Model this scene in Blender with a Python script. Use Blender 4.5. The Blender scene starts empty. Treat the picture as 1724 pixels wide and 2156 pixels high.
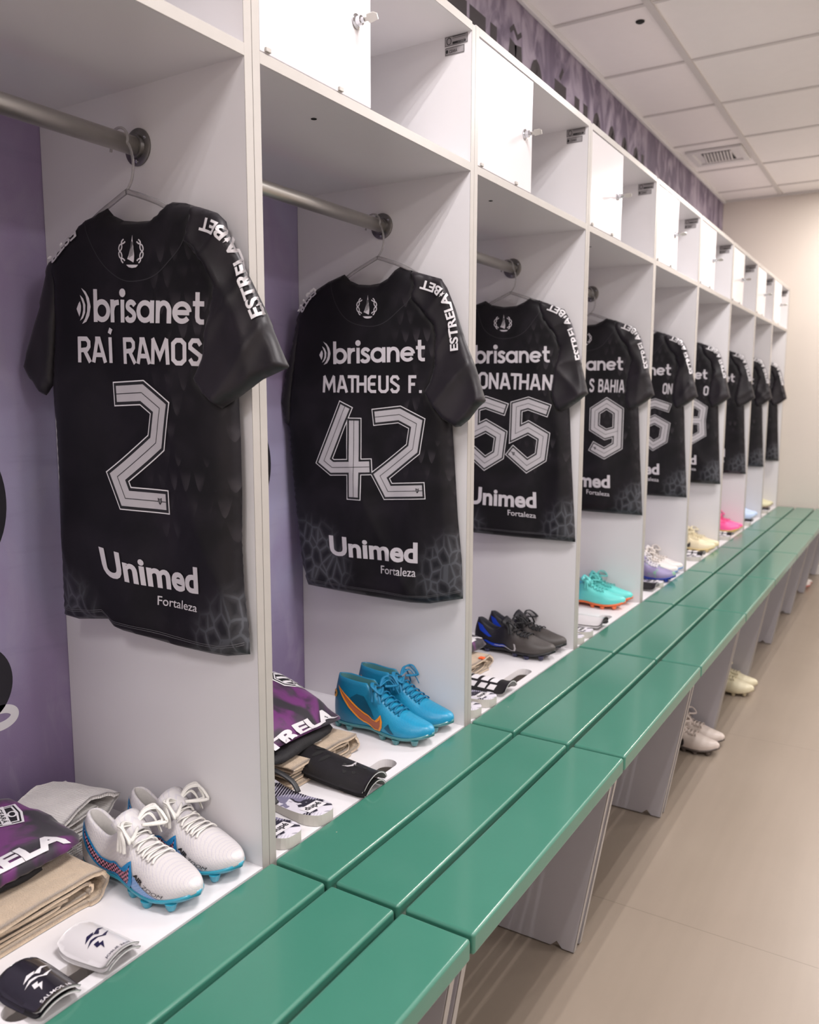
import bpy, bmesh, math, random
import numpy as np
from mathutils import Vector, Matrix
from mathutils.geometry import delaunay_2d_cdt

random.seed(7)
SC = bpy.context.scene
COL = SC.collection
PI = math.pi

# ------------------------------------------------------------------ camera, world, light, exposure
YD = [0.271, 1.001, 1.728, 2.470, 3.199, 3.905, 4.639, 5.377, 6.030, 6.715]   # cabinet joints along the row
CAM_H = 1.272
FAR_Y = 6.735
CEIL = 2.767
cam_d = bpy.data.cameras.new('camera'); cam = bpy.data.objects.new('camera', cam_d); COL.objects.link(cam)
SC.camera = cam
cam_d.sensor_fit = 'HORIZONTAL'; cam_d.sensor_width = 36.0; cam_d.lens = 1739.45 / 1724 * 36
cam_d.clip_start = 0.05
yaw, pitch, roll = 0.554, 0.1333, 0.002
fw = Vector((-math.sin(yaw)*math.cos(pitch), math.cos(yaw)*math.cos(pitch), -math.sin(pitch)))
rt = Vector((math.cos(yaw), math.sin(yaw), 0)); up = rt.cross(fw)
r2 = rt*math.cos(roll) + up*math.sin(roll); u2 = -rt*math.sin(roll) + up*math.cos(roll)
cam.matrix_world = Matrix(((r2.x, u2.x, -fw.x, 0.9), (r2.y, u2.y, -fw.y, 0), (r2.z, u2.z, -fw.z, CAM_H), (0, 0, 0, 1)))
cam_d.dof.use_dof = True; cam_d.dof.focus_distance = 1.55; cam_d.dof.aperture_fstop = 6.3

w = bpy.data.worlds.new('world'); SC.world = w; w.use_nodes = True
w.node_tree.nodes['Background'].inputs[0].default_value = (0.9, 0.88, 0.95, 1)
w.node_tree.nodes['Background'].inputs[1].default_value = 0.10
SC.view_settings.view_transform = 'Standard'; SC.view_settings.look = 'None'
SC.view_settings.exposure = 0.58; SC.view_settings.gamma = 1.0
SC.view_settings.use_curve_mapping = False
LAMP_POWER = 26.0
# four-tube ceiling fixtures filling one tile each: x, y, strength, colour
LAMPS = [(0.839, 1.14, 1.0, (1, .955, .955)), (0.839, 3.64, 1.0, (1, .955, .95)), (0.839, 6.14, 1.0, (1, .93, .87)),
         (0.839, -1.05, 0.8, (1, .955, .955)), (2.72, 0.2, 0.75, (1, .955, .96)), (2.72, 2.4, 0.75, (1, .955, .95)), (2.72, 4.9, 0.75, (1, .94, .91))]  # room-side row is unseen, added as general fill light

# ------------------------------------------------------------------ helpers
def link(o, parent=None):
    COL.objects.link(o)
    if parent: o.parent = parent
    return o
def tag(o, label=None, cat=None, group=None, kind=None):
    if label: o['label'] = label
    if cat: o['category'] = cat
    if group: o['group'] = group
    if kind: o['kind'] = kind
    return o
def empty(name, loc=(0, 0, 0), rz=0.0, parent=None):
    o = bpy.data.objects.new(name, None); o.empty_display_size = .05
    o.location = loc; o.rotation_euler = (0, 0, rz)
    return link(o, parent)
def mesh_obj(name, vs, fs, mats, parent=None, smooth=True, idx=None, sub=0):
    me = bpy.data.meshes.new(name)
    me.from_pydata([tuple(map(float, v)) for v in vs], [], [tuple(map(int, f)) for f in fs])
    if not isinstance(mats, (list, tuple)): mats = [mats]
    for m in mats: me.materials.append(m)
    if idx is not None:
        for p, i in zip(me.polygons, idx): p.material_index = int(i)
    if smooth:
        for p in me.polygons: p.use_smooth = True
    me.update()
    o = link(bpy.data.objects.new(name, me), parent)
    if sub:
        md = o.modifiers.new('s', 'SUBSURF'); md.levels = sub; md.render_levels = sub
    return o
def copy_tree(o, parent=None):
    c = o.copy(); COL.objects.link(c); c.parent = parent
    for ch in [x for x in KIDS(o)]: copy_tree(ch, c)
    return c
def KIDS(o): return [x for x in bpy.data.objects if x.parent == o]
def bm_obj(name, bm, mats, parent=None, smooth=False, bevel=0, seg=2):
    me = bpy.data.meshes.new(name); bm.normal_update(); bm.to_mesh(me); bm.free()
    if not isinstance(mats, (list, tuple)): mats = [mats]
    for m in mats: me.materials.append(m)
    if smooth:
        for p in me.polygons: p.use_smooth = True
    o = link(bpy.data.objects.new(name, me), parent)
    if bevel:
        b = o.modifiers.new('b', 'BEVEL'); b.width = bevel; b.segments = seg; b.limit_method = 'ANGLE'
    return o
def box(name, x0, x1, y0, y1, z0, z1, m, parent=None, bevel=0, seg=2):
    bm = bmesh.new()
    bmesh.ops.create_cube(bm, size=1)
    for v in bm.verts:
        v.co = Vector(((x0+x1)/2 + v.co.x*(x1-x0), (y0+y1)/2 + v.co.y*(y1-y0), (z0+z1)/2 + v.co.z*(z1-z0)))
    return bm_obj(name, bm, m, parent, bevel=bevel, seg=seg, smooth=False)
def catmull(P, n=8, closed=False):
    P = [np.array(p, float) for p in P]; out = []
    N = len(P); rng = range(N) if closed else range(N-1)
    for i in rng:
        g = (lambda k: P[k % N]) if closed else (lambda k: P[min(max(k, 0), N-1)])
        p0, p1, p2, p3 = g(i-1), g(i), g(i+1), g(i+2)
        for k in range(n):
            t = k/n
            out.append(.5*((2*p1) + (-p0+p2)*t + (2*p0-5*p1+4*p2-p3)*t*t + (-p0+3*p1-3*p2+p3)*t**3))
    if not closed: out.append(P[-1])
    return out
def tube_data(path, r, n=8, flat=1.0, upv=None, caps=True):
    path = [Vector(p) for p in path]; vs = []; fs = []
    prev = None
    for i, p in enumerate(path):
        t = (path[min(i+1, len(path)-1)] - path[max(i-1, 0)]).normalized()
        if prev is None:
            a = Vector(upv) if upv else (Vector((0, 0, 1)) if abs(t.z) < .9 else Vector((1, 0, 0)))
        else: a = prev
        a = (a - t*a.dot(t)).normalized(); b = t.cross(a); prev = a
        rr = r[i] if isinstance(r, (list, tuple)) else r
        for k in range(n):
            an = 2*PI*k/n; vs.append(p + a*(math.cos(an)*rr*flat) + b*(math.sin(an)*rr))
    for i in range(len(path)-1):
        for k in range(n):
            a0 = i*n+k; b0 = i*n+(k+1) % n; fs.append((a0, b0, b0+n, a0+n))
    if caps:
        fs.append(tuple(range(n))[::-1]); fs.append(tuple((len(path)-1)*n+k for k in range(n)))
    return vs, fs
def tubes_obj(name, paths, r, m, parent=None, n=8, flat=1.0, upv=None):
    V = []; F = []
    for p in paths:
        v, f = tube_data(p, r, n, flat, upv); o = len(V); V += v; F += [tuple(i+o for i in q) for q in f]
    return mesh_obj(name, V, F, m, parent)
def lathe(name, prof, m, parent=None, n=28, axis='Z', loc=(0, 0, 0)):
    vs = []; fs = []
    for r, h in prof:
        for k in range(n):
            a = 2*PI*k/n; c, s = r*math.cos(a), r*math.sin(a)
            v = {'Z': (c, s, h), 'Y': (c, h, s), 'X': (h, c, s)}[axis]
            vs.append((v[0]+loc[0], v[1]+loc[1], v[2]+loc[2]))
    for i in range(len(prof)-1):
        for k in range(n): fs.append((i*n+k, i*n+(k+1) % n, (i+1)*n+(k+1) % n, (i+1)*n+k))
    fs.append(tuple(range(n))); fs.append(tuple((len(prof)-1)*n+k for k in range(n))[::-1])
    o = mesh_obj(name, vs, fs, m, parent)
    e = o.modifiers.new('e', 'EDGE_SPLIT'); e.split_angle = math.radians(38)
    return o

# ------------------------------------------------------------------ materials
def nt(name):
    m = bpy.data.materials.new(name); m.use_nodes = True
    return m, m.node_tree, m.node_tree.nodes['Principled BSDF']
def N(t, typ, **kw):
    n = t.nodes.new(typ)
    for k, v in kw.items(): setattr(n, k, v)
    return n
def mat(name, col, rough=.5, metal=0, spec=.5, noise=0, nscale=20, bump=0, bscale=200, coat=0, trans=0, sheen=0, aniso=None):
    m, t, b = nt(name)
    b.inputs['Base Color'].default_value = (*col, 1); b.inputs['Roughness'].default_value = rough
    b.inputs['Metallic'].default_value = metal; b.inputs['Specular IOR Level'].default_value = spec
    b.inputs['Coat Weight'].default_value = coat; b.inputs['Coat Roughness'].default_value = .12
    b.inputs['Transmission Weight'].default_value = trans; b.inputs['Sheen Weight'].default_value = sheen
    tc = N(t, 'ShaderNodeTexCoord')
    nz = N(t, 'ShaderNodeTexNoise'); nz.inputs['Scale'].default_value = nscale; nz.inputs['Detail'].default_value = 4
    t.links.new(tc.outputs['Object'], nz.inputs['Vector'])
    mx = N(t, 'ShaderNodeMix', data_type='RGBA'); k = max(noise, .015)
    mx.inputs[6].default_value = (*[c*(1-k) for c in col], 1); mx.inputs[7].default_value = (*[min(1, c*(1+k)) for c in col], 1)
    t.links.new(nz.outputs[0], mx.inputs[0]); t.links.new(mx.outputs[2], b.inputs['Base Color'])
    if bump:
        n2 = N(t, 'ShaderNodeTexNoise'); n2.inputs['Scale'].default_value = bscale; n2.inputs['Detail'].default_value = 3
        t.links.new(tc.outputs['Object'], n2.inputs['Vector'])
        bp = N(t, 'ShaderNodeBump'); bp.inputs['Strength'].default_value = bump; bp.inputs['Distance'].default_value = .002
        t.links.new(n2.outputs[0], bp.inputs['Height']); t.links.new(bp.outputs[0], b.inputs['Normal'])
    return m
class G:
    """tiny expression builder for shader math"""
    def __init__(s, t): s.t = t
    def m(s, op, a, b=None, c=None):
        n = s.t.nodes.new('ShaderNodeMath'); n.operation = op
        for i, v in enumerate((a, b, c)):
            if v is None: continue
            if isinstance(v, (int, float)): n.inputs[i].default_value = v
            else: s.t.links.new(v, n.inputs[i])
        return n.outputs[0]
    def ss(s, v, a, b):
        n = s.t.nodes.new('ShaderNodeMapRange'); n.interpolation_type = 'SMOOTHSTEP'
        s.t.links.new(v, n.inputs[0]); n.inputs[1].default_value = a; n.inputs[2].default_value = b
        return n.outputs[0]
    def mix(s, f, a, b):
        n = s.t.nodes.new('ShaderNodeMix'); n.data_type = 'RGBA'
        if isinstance(f, (int, float)): n.inputs[0].default_value = f
        else: s.t.links.new(f, n.inputs[0])
        for i, v in ((6, a), (7, b)):
            if isinstance(v, tuple): n.inputs[i].default_value = (*v, 1)
            else: s.t.links.new(v, n.inputs[i])
        return n.outputs[2]
    def xyz(s, kind='Object'):
        tc = s.t.nodes.new('ShaderNodeTexCoord'); sp = s.t.nodes.new('ShaderNodeSeparateXYZ')
        s.t.links.new(tc.outputs[kind], sp.inputs[0]); return tc.outputs[kind], sp.outputs[0], sp.outputs[1], sp.outputs[2]
    def noise(s, vec, sc, det=4, dist=0, scl=None):
        if scl:
            mp = s.t.nodes.new('ShaderNodeMapping'); mp.inputs['Scale'].default_value = scl; s.t.links.new(vec, mp.inputs[0]); vec = mp.outputs[0]
        n = s.t.nodes.new('ShaderNodeTexNoise'); n.inputs['Scale'].default_value = sc; n.inputs['Detail'].default_value = det
        n.inputs['Distortion'].default_value = dist; s.t.links.new(vec, n.inputs['Vector']); return n.outputs[0]
    def voro(s, vec, sc, feat='DISTANCE_TO_EDGE', scl=None):
        if scl:
            mp = s.t.nodes.new('ShaderNodeMapping'); mp.inputs['Scale'].default_value = scl; s.t.links.new(vec, mp.inputs[0]); vec = mp.outputs[0]
        n = s.t.nodes.new('ShaderNodeTexVoronoi'); n.feature = feat; n.inputs['Scale'].default_value = sc
        s.t.links.new(vec, n.inputs['Vector']); return n.outputs[0]
    def bump(s, h, b, strength=.3, dist=.002):
        n = s.t.nodes.new('ShaderNodeBump'); n.inputs['Strength'].default_value = strength; n.inputs['Distance'].default_value = dist
        s.t.links.new(h, n.inputs['Height']); s.t.links.new(n.outputs[0], b.inputs['Normal'])

M = {}
M['white'] = mat('white_melamine', (.74, .72, .735), .34, noise=.02, nscale=8)
M['edge'] = mat('edge_band', (.40, .375, .35), .42, noise=.05, nscale=30)
M['door'] = mat('white_gloss_door', (.70, .675, .69), .2, noise=.01)
M['rail'] = mat('satin_steel', (.55, .53, .50), .42, metal=1, noise=.04, nscale=60)
M['flange'] = mat('zinc_flange', (.24, .23, .22), .35, metal=1, noise=.3, nscale=90)
M['chrome'] = mat('chrome', (.65, .66, .70), .12, metal=1)
M['dark'] = mat('black_hole', (.01, .01, .01), .8)
M['grey'] = mat('bench_leg_laminate', (.44, .42, .45), .33, noise=.04, nscale=12)
M['ceil'] = mat('ceiling_tile', (.86, .825, .81), .85, noise=.02, bump=.25, bscale=260)
M['tbar'] = mat('ceiling_tbar', (.60, .57, .55), .5)
M['farwall'] = mat('beige_paint', (.66, .60, .545), .55, noise=.02, nscale=3)
M['trimw'] = mat('white_trim', (.7, .68, .67), .5)
M['plastic'] = mat('clear_plastic', (.62, .60, .60), .18, trans=.75)
M['blk'] = mat('black_rubber', (.012, .012, .014), .45)
M['print'] = mat('grey_print', (.60, .57, .60), .55, noise=.05, nscale=40)
M['numfill'] = mat('silver_number', (.50, .48, .50), .5, noise=.10, nscale=30)
M['numline'] = mat('white_outline', (.78, .76, .78), .5)
M['numblk'] = mat('black_inline', (.010, .010, .012), .6)
M['wprint'] = mat('white_print', (.72, .70, .72), .5)
M['letter'] = mat('black_wall_lettering', (.012, .010, .016), .6)

def green_mat():
    m, t, b = nt('green_lacquer'); g = G(t); v, x, y, z = g.xyz()
    n = g.noise(v, 5, 3); c = g.mix(n, (.040, .180, .125), (.050, .205, .145))
    sp = g.voro(v, 16, 'F1'); msk = g.m('LESS_THAN', sp, .022)
    c = g.mix(msk, c, (.45, .36, .28)); t.links.new(c, b.inputs['Base Color'])
    b.inputs['Roughness'].default_value = .36; b.inputs['Coat Weight'].default_value = .6; b.inputs['Coat Roughness'].default_value = .13
    g.bump(g.noise(v, 90, 2), b, .04)
    return m
M['green'] = green_mat()
def floor_mat():
    m, t, b = nt('vinyl_floor'); g = G(t); v, x, y, z = g.xyz()
    n = g.noise(v, 1.2, 5); c = g.mix(n, (.27, .215, .17), (.34, .28, .225))
    st = g.noise(v, 30, 4, 0, (1, .06, 1)); c = g.mix(g.m('MULTIPLY', st, .35), c, (.20, .165, .13))
    seam = g.m('LESS_THAN', g.m('ABSOLUTE', g.m('SUBTRACT', g.m('FRACT', g.m('MULTIPLY', y, 1.0/1.3)), .5)), .0012)
    c = g.mix(g.m('MULTIPLY', seam, .35), c, (.10, .08, .06)); t.links.new(c, b.inputs['Base Color'])
    b.inputs['Roughness'].default_value = .3
    t.links.new(g.m('ADD', g.m('MULTIPLY', g.noise(v, 3, 3), .16), .24), b.inputs['Roughness'])
    g.bump(g.noise(v, 45, 3), b, .03)
    return m
M['floor'] = floor_mat()
def mural_mat():
    m, t, b = nt('purple_mural'); g = G(t); v, x, y, z = g.xyz()
    n = g.noise(v, 2.2, 6, .6); n2 = g.noise(v, 9, 5, 1.2, (1, 1.6, .7)); s = g.noise(v, 14, 3, 0, (1, .35, 3.0))
    c = g.mix(g.ss(n, .3, .7), (.30, .23, .38), (.36, .34, .50))
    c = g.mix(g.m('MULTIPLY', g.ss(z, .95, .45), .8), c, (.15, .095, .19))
    c = g.mix(g.m('MULTIPLY', g.ss(n2, .45, .75), .30), c, (.40, .36, .46))
    c = g.mix(g.m('MULTIPLY', g.ss(s, .55, .75), .15), c, (.15, .13, .22))
    top = g.m('MULTIPLY', g.ss(z, 2.05, 2.15), 1.0)
    ct = g.mix(g.ss(g.noise(v, 7, 6, 1.0, (1, 1.5, .8)), .38, .66), (.115, .085, .135), (.33, .28, .345))
    c = g.mix(top, c, ct)
    t.links.new(c, b.inputs['Base Color']); b.inputs['Roughness'].default_value = .55
    g.bump(g.noise(v, 700, 1), b, .15)
    return m
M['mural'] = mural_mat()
def jersey_mat(pattern=True):
    m, t, b = nt('black_jersey_fabric' if pattern else 'black_sleeve_fabric'); g = G(t); v, x, y, z = g.xyz()
    n = g.noise(v, 9, 4, .5); c = g.mix(g.ss(n, .3, .75), (.004, .0036, .0048), (.013, .011, .0145)) if pattern else g.mix(g.ss(n, .3, .75), (.008, .0065, .009), (.019, .015, .020))  # sleeve tones lightened so part of the sheen sits in the base colour
    if pattern:
        row = g.m('MULTIPLY', z, 1/.040); fr = g.m('FRACT', row)
        col = g.m('ADD', g.m('MULTIPLY', x, 1/.028), g.m('MULTIPLY', g.m('FLOOR', row), .5))
        fx = g.m('ABSOLUTE', g.m('SUBTRACT', g.m('FRACT', col), .5))
        ins = g.m('SUBTRACT', g.m('MULTIPLY', g.m('POWER', fr, .55), .47), fx)
        k = g.m('MULTIPLY', g.ss(ins, 0, .02), g.m('MULTIPLY', g.ss(fr, 1.0, .1), g.ss(g.noise(v, 16, 2), .42, .62)))
        mask = g.m('MULTIPLY', g.ss(g.m('ADD', x, g.m('MULTIPLY', n, .05)), .05, .12), g.m('MULTIPLY', g.ss(z, -.60, -.5), g.ss(z, -.06, -.14)))
        c = g.mix(g.m('MULTIPLY', g.m('MULTIPLY', k, mask), .75), c, (.045, .040, .046))
        e = g.voro(v, 33, scl=(1.2, 1, .8)); ln = g.ss(e, .07, .035)
        dl = g.m('POWER', g.m('ADD', g.m('POWER', g.m('SUBTRACT', x, -.20), 2), g.m('POWER', g.m('SUBTRACT', z, -.76), 2)), .5)
        dr = g.m('POWER', g.m('ADD', g.m('POWER', g.m('SUBTRACT', x, .25), 2), g.m('POWER', g.m('SUBTRACT', z, -.76), 2)), .5)
        corner = g.ss(g.m('MINIMUM', dl, dr), .155, .09)
        cc = g.mix(g.ss(e, .06, .3), (.045, .045, .052), (.014, .014, .018)); cc = g.mix(ln, cc, (.075, .078, .090))
        c = g.mix(corner, c, cc)
    t.links.new(c, b.inputs['Base Color'])
    b.inputs['Roughness'].default_value = .48; b.inputs['Sheen Weight'].default_value = .0 if pattern else .08
    b.inputs['Sheen Roughness'].default_value = .4; b.inputs['Specular IOR Level'].default_value = .26 if pattern else .42
    g.bump(g.noise(v, 900, 1), b, .12, .0006)
    return m
M['jersey'] = jersey_mat(); M['sleeve'] = jersey_mat(False)

# ------------------------------------------------------------------ 2D geometry tools
def resample(poly, h):
    out = []; n = len(poly)
    for i in range(n):
        a = np.array(poly[i], float); b = np.array(poly[(i+1) % n], float); L = np.hypot(*(b-a)); k = max(1, int(round(L/h)))
        for j in range(k): out.append(a + (b-a)*j/k)
    return np.array(out)
def inside(P, poly):
    x, y = P[:, 0], P[:, 1]; c = np.zeros(len(P), bool); n = len(poly)
    for i in range(n):
        x0, y0 = poly[i]; x1, y1 = poly[(i+1) % n]
        if y0 == y1: continue
        k = ((y0 > y) != (y1 > y)) & (x < (x1-x0)*(y-y0)/(y1-y0)+x0); c ^= k
    return c
def dist(P, poly):
    d = np.full(len(P), 9.0); n = len(poly)
    for i in range(n):
        a = np.array(poly[i]); b = np.array(poly[(i+1) % n]); ab = b-a; L = max(ab@ab, 1e-12)
        t = np.clip(((P-a)@ab)/L, 0, 1); q = a + t[:, None]*ab; d = np.minimum(d, np.hypot(*(P-q).T))
    return d
def fill(poly, h):
    B = resample(poly, h); x0, y0 = B.min(0); x1, y1 = B.max(0)
    gx, gy = np.meshgrid(np.arange(x0, x1, h), np.arange(y0, y1, h*.9)); gx = gx + (np.arange(gx.shape[0]) % 2)[:, None]*h*.5
    P = np.c_[gx.ravel(), gy.ravel()]; P = P[inside(P, B)]; P = P[dist(P, B) > h*.45]
    V = np.r_[B, P]
    r = delaunay_2d_cdt([Vector(v) for v in V], [], [list(range(len(B)))], 1, 1e-7)
    vo = np.array([tuple(v) for v in r[0]]); F = [f for f in r[2]]
    cen = np.array([vo[list(f)].mean(0) for f in F]); ok = inside(cen, B)
    return vo, [f for f, k in zip(F, ok) if k], B
class Cloth:
    """padded fabric piece: outline, edge rounding, folds. depth(P) gives its outer height"""
    def __init__(s, poly, T, r, fold=None, base=0.0, smooth=True):
        s.poly = [tuple(p) for p in (catmull(poly, 3, True) if smooth else poly)]; s.T, s.r, s.fold, s.base = T, r, fold, base
    def depth(s, P):
        P = np.asarray(P, float); d = dist(P, s.poly); q = np.clip(d/s.r, 0, 1)
        D = s.base + s.T*np.sqrt(np.clip(1-(1-q)**2, 0, 1))
        if s.fold is not None: D = D + s.fold(P[:, 0], P[:, 1])*np.clip(d/(s.r*.7)+.15, 0, 1)
        return D
    def build(s, name, mats, parent, h, place, back=.6, sub=0, floor=None):
        V, F, B = fill(s.poly, h); d = dist(V, B); D = s.depth(V); D = np.where(d < 1e-6, D, D)
        q = np.clip(d/s.r, 0, 1); K = s.base - s.T*np.sqrt(np.clip(1-(1-q)**2, 0, 1))*back; edge = d < 1e-6
        K = np.where(edge, D, K)
        if floor is not None: K = np.where(edge, np.maximum(D, floor+.002), np.maximum(K, floor)); D = np.maximum(D, K+.002*(~edge)); D = np.where(edge, K, D)
        vs = [place(a, b, c) for (a, b), c in zip(V, D)]; bi = {}; vs2 = []
        for i, (a, b) in enumerate(V):
            if edge[i]: bi[i] = i
            else: bi[i] = len(V)+len(vs2); vs2.append(place(a, b, K[i]))
        fs = [tuple(f) for f in F] + [tuple(bi[i] for i in reversed(f)) for f in F]
        return mesh_obj(name, list(vs)+vs2, fs, mats, parent, sub=sub)
def PV(a, b, c): return (a, -c, b)        # vertical piece, outer side towards -y
def PH(a, b, c): return (a, b, c)         # lying piece
FONTCACHE = {}
def text2d(s, bold=0.0, space=1.0, res=4):
    k = (s, bold, space)
    if k in FONTCACHE: return FONTCACHE[k]
    cu = bpy.data.curves.new('t', 'FONT'); cu.body = s; cu.offset = bold; cu.space_character = space; cu.resolution_u = res
    o = bpy.data.objects.new('t', cu); COL.objects.link(o); bpy.context.view_layer.update()
    me = o.evaluated_get(bpy.context.evaluated_depsgraph_get()).to_mesh()
    V = np.array([tuple(v.co)[:2] for v in me.vertices]); F = [tuple(p.vertices) for p in me.polygons]
    bpy.data.objects.remove(o); bpy.data.curves.remove(cu)
    mn, mx = V.min(0), V.max(0); V = (V-mn)/(mx-mn)
    FONTCACHE[k] = (V, F, (mx-mn)); return FONTCACHE[k]
def quad(BL, BR, TR, TL):
    BL, BR, TR, TL = map(np.array, (BL, BR, TR, TL))
    def f(V):
        s, t = V[:, :1], V[:, 1:]
        return BL*(1-s)*(1-t)+BR*s*(1-t)+TR*s*t+TL*(1-s)*t
    return f
def along(path, hgt):
    P = np.array(catmull(path, 10)); seg = np.hypot(*np.diff(P, axis=0).T); L = np.r_[0, np.cumsum(seg)]
    def f(V):
        t = V[:, 0]*L[-1]; x = np.interp(t, L, P[:, 0]); y = np.interp(t, L, P[:, 1]); e = L[-1]*.03
        dx = np.interp(t+e, L, P[:, 0])-np.interp(t-e, L, P[:, 0]); dy = np.interp(t+e, L, P[:, 1])-np.interp(t-e, L, P[:, 1])
        n = np.hypot(dx, dy)+1e-9; o = (V[:, 1]-.5)*hgt
        return np.c_[x-dy/n*o, y+dx/n*o]
    return f
def decal(name, parts, surf, mats, parent, eps=.0012, h=.012, place=PV):
    """parts: list of (V2d in surface coords, faces, material index, extra offset)"""
    AV = []; AF = []; AI = []
    for V, F, mi, ex in parts:
        bm = bmesh.new(); bv = [bm.verts.new((p[0], p[1], 0)) for p in V]
        for f in F:
            try: bm.faces.new([bv[i] for i in f])
            except ValueError: pass
        V = np.asarray(V); mn, mx = V.min(0), V.max(0)
        for ax in (0, 1):
            k = math.ceil(mn[ax]/h)
            while k*h < mx[ax]:
                co = [0, 0, 0]; no = [0, 0, 0]; co[ax] = k*h; no[ax] = 1
                bmesh.ops.bisect_plane(bm, geom=bm.verts[:]+bm.edges[:]+bm.faces[:], dist=1e-6, plane_co=co, plane_no=no); k += 1
        bmesh.ops.triangulate(bm, faces=bm.faces[:]); bm.normal_update()
        bm.verts.ensure_lookup_table()
        W = np.array([tuple(v.co)[:2] for v in bm.verts]); D = surf(W)+eps+ex; o = len(AV)
        AV += [place(a, b, c) for (a, b), c in zip(W, D)]
        for f in bm.faces:
            ids = [v.index for v in f.verts]
            if f.normal.z < 0: ids = ids[::-1]
            AF.append(tuple(o+i for i in ids)); AI.append(mi)
        bm.free()
    return mesh_obj(name, AV, AF, mats, parent, idx=AI)
def band(path, wd, ext=0, closed=False):
    P = [np.array(p, float) for p in path]; n = len(P)
    if not closed and ext:
        P[0] = P[0]-(P[1]-P[0])/np.hypot(*(P[1]-P[0]))*ext; P[-1] = P[-1]+(P[-1]-P[-2])/np.hypot(*(P[-1]-P[-2]))*ext
    Lf = []; Rt = []
    for i in range(n):
        a = P[i-1] if (i or closed) else None; c = P[(i+1) % n] if (i < n-1 or closed) else None
        d1 = (P[i]-a)/np.hypot(*(P[i]-a)) if a is not None else None; d2 = (c-P[i])/np.hypot(*(c-P[i])) if c is not None else None
        if d1 is None: d1 = d2
        if d2 is None: d2 = d1
        n1 = np.array([-d1[1], d1[0]]); n2 = np.array([-d2[1], d2[0]]); mm = n1+n2; mm /= np.hypot(*mm)+1e-9; k = min(2.2, 1/max(.2, mm@n1))
        Lf.append(P[i]+mm*k*wd/2); Rt.append(P[i]-mm*k*wd/2)
    V = Lf+Rt; F = [(i, i+n, (i+1) % n+n, (i+1) % n) for i in range(n if closed else n-1)]
    return np.array(V), F
def circ(cx, cy, r, a0=0, a1=360, n=22): return [(cx+r*math.cos(math.radians(a)), cy+r*math.sin(math.radians(a))) for a in np.linspace(a0, a1, n)]
ANG = {'R': (.56, [[(0, -.02), (0, 1)], [(-.02, .92), (.38, .92), (.5, .80), (.5, .62), (.40, .50), (0, .46)], [(.26, .48), (.56, 0)]]),
 'A': (.62, [[(0, 0), (.24, 1)], [(.12, .93), (.32, .93), (.62, 0)], [(.10, .30), (.50, .30)]]), 'I': (.10, [[(.05, 0), (.05, 1)]]),
 'Í': (.14, [[(.05, 0), (.05, 1)], [(.02, 1.14), (.12, 1.34)]]), 'M': (.78, [[(0, 0), (.05, .97)], [(.02, .99), (.38, .28), (.74, .99)], [(.72, .97), (.78, 0)]]),
 'O': (.52, [[(0, .2), (0, .8), (.15, .93), (.37, .93), (.52, .8), (.52, .2), (.37, .07), (.15, .07), (0, .2), (0, .3)]]),
 'S': (.50, [[(.50, .76), (.38, .93), (.13, .93), (.02, .80), (.02, .66), (.48, .37), (.48, .2), (.36, .07), (.12, .07), (0, .24)]]),
 'T': (.60, [[(-.02, .93), (.62, .93)], [(.3, .93), (.3, 0)]]), 'H': (.52, [[(0, 0), (0, 1)], [(.52, 0), (.52, 1)], [(0, .5), (.52, .5)]]),
 'E': (.46, [[(.48, .93), (.15, .93), (0, .8), (0, .2), (.15, .07), (.48, .07)], [(0, .5), (.42, .5)]]), 'U': (.52, [[(0, 1), (0, .2), (.13, .07), (.38, .07), (.52, .2), (.52, 1)]]),
 'F': (.44, [[(.02, 0), (.02, .93), (.46, .93)], [(0, .5), (.38, .5)]]), '.': (.10, [[(.05, 0), (.05, .16)]]), ' ': (.22, []),
 'J': (.36, [[(.36, 1), (.36, .2), (.24, .07), (.10, .07), (0, .2)]]), 'N': (.52, [[(0, 0), (0, 1)], [(.0, .93), (.52, .07)], [(.52, 0), (.52, 1)]]),
 'B': (.48, [[(0, 0), (0, 1)], [(0, .93), (.34, .93), (.45, .82), (.45, .62), (.34, .52), (0, .52)], [(.3, .52), (.50, .40), (.50, .2), (.38, .07), (0, .07)]])}
GEO = {'b': (.64, [[(.07, 0), (.07, 1)], circ(.345, .35, .272, 0, 372)]), 'r': (.36, [[(.07, 0), (.07, .70)], [(.07, .36), (.11, .50), (.21, .60), (.36, .62)]]),
 'i': (.14, [[(.07, 0), (.07, .70)], circ(.07, .91, .05, 0, 380, 12)]), 's': (.42, [catmull([(.38, .53), (.30, .61), (.18, .63), (.08, .56), (.08, .46), (.20, .38), (.32, .30), (.36, .20), (.30, .10), (.18, .07), (.07, .10), (.02, .18)], 3)]),
 'a': (.66, [circ(.30, .35, .272, 0, 372), [(.59, 0), (.59, .70)]]), 'n': (.58, [[(.07, 0), (.07, .70)], catmull([(.07, .36), (.12, .53), (.27, .63), (.42, .59), (.50, .46), (.51, .36), (.51, 0)], 4)]),
 'e': (.62, [circ(.31, .35, .272, 4, 322), [(.05, .35), (.575, .35)]]), 't': (.42, [[(.17, 1.0), (.17, .22), (.20, .12), (.28, .07), (.42, .07)], [(0, .64), (.42, .64)]])}
def stroked(s, font, wd, gap):
    x = 0; parts = []
    for ch in s:
        w_, st = font[ch]
        if font is ANG and parts and (last+ch) in ('AT', 'TA', 'AM', 'RA', 'TH'): x -= .17 if 'T' in last+ch else .08
        last = ch
        for p in st:
            V, F = band([(a+x, b) for a, b in p], wd); parts.append((V, F))
        x += w_+gap
    tot = x-gap
    return [((V-[0, 0])/[tot, 1.0], F) for V, F in parts]
def polyfill(pts): return np.array(pts, float), [tuple(range(len(pts)))]
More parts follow.
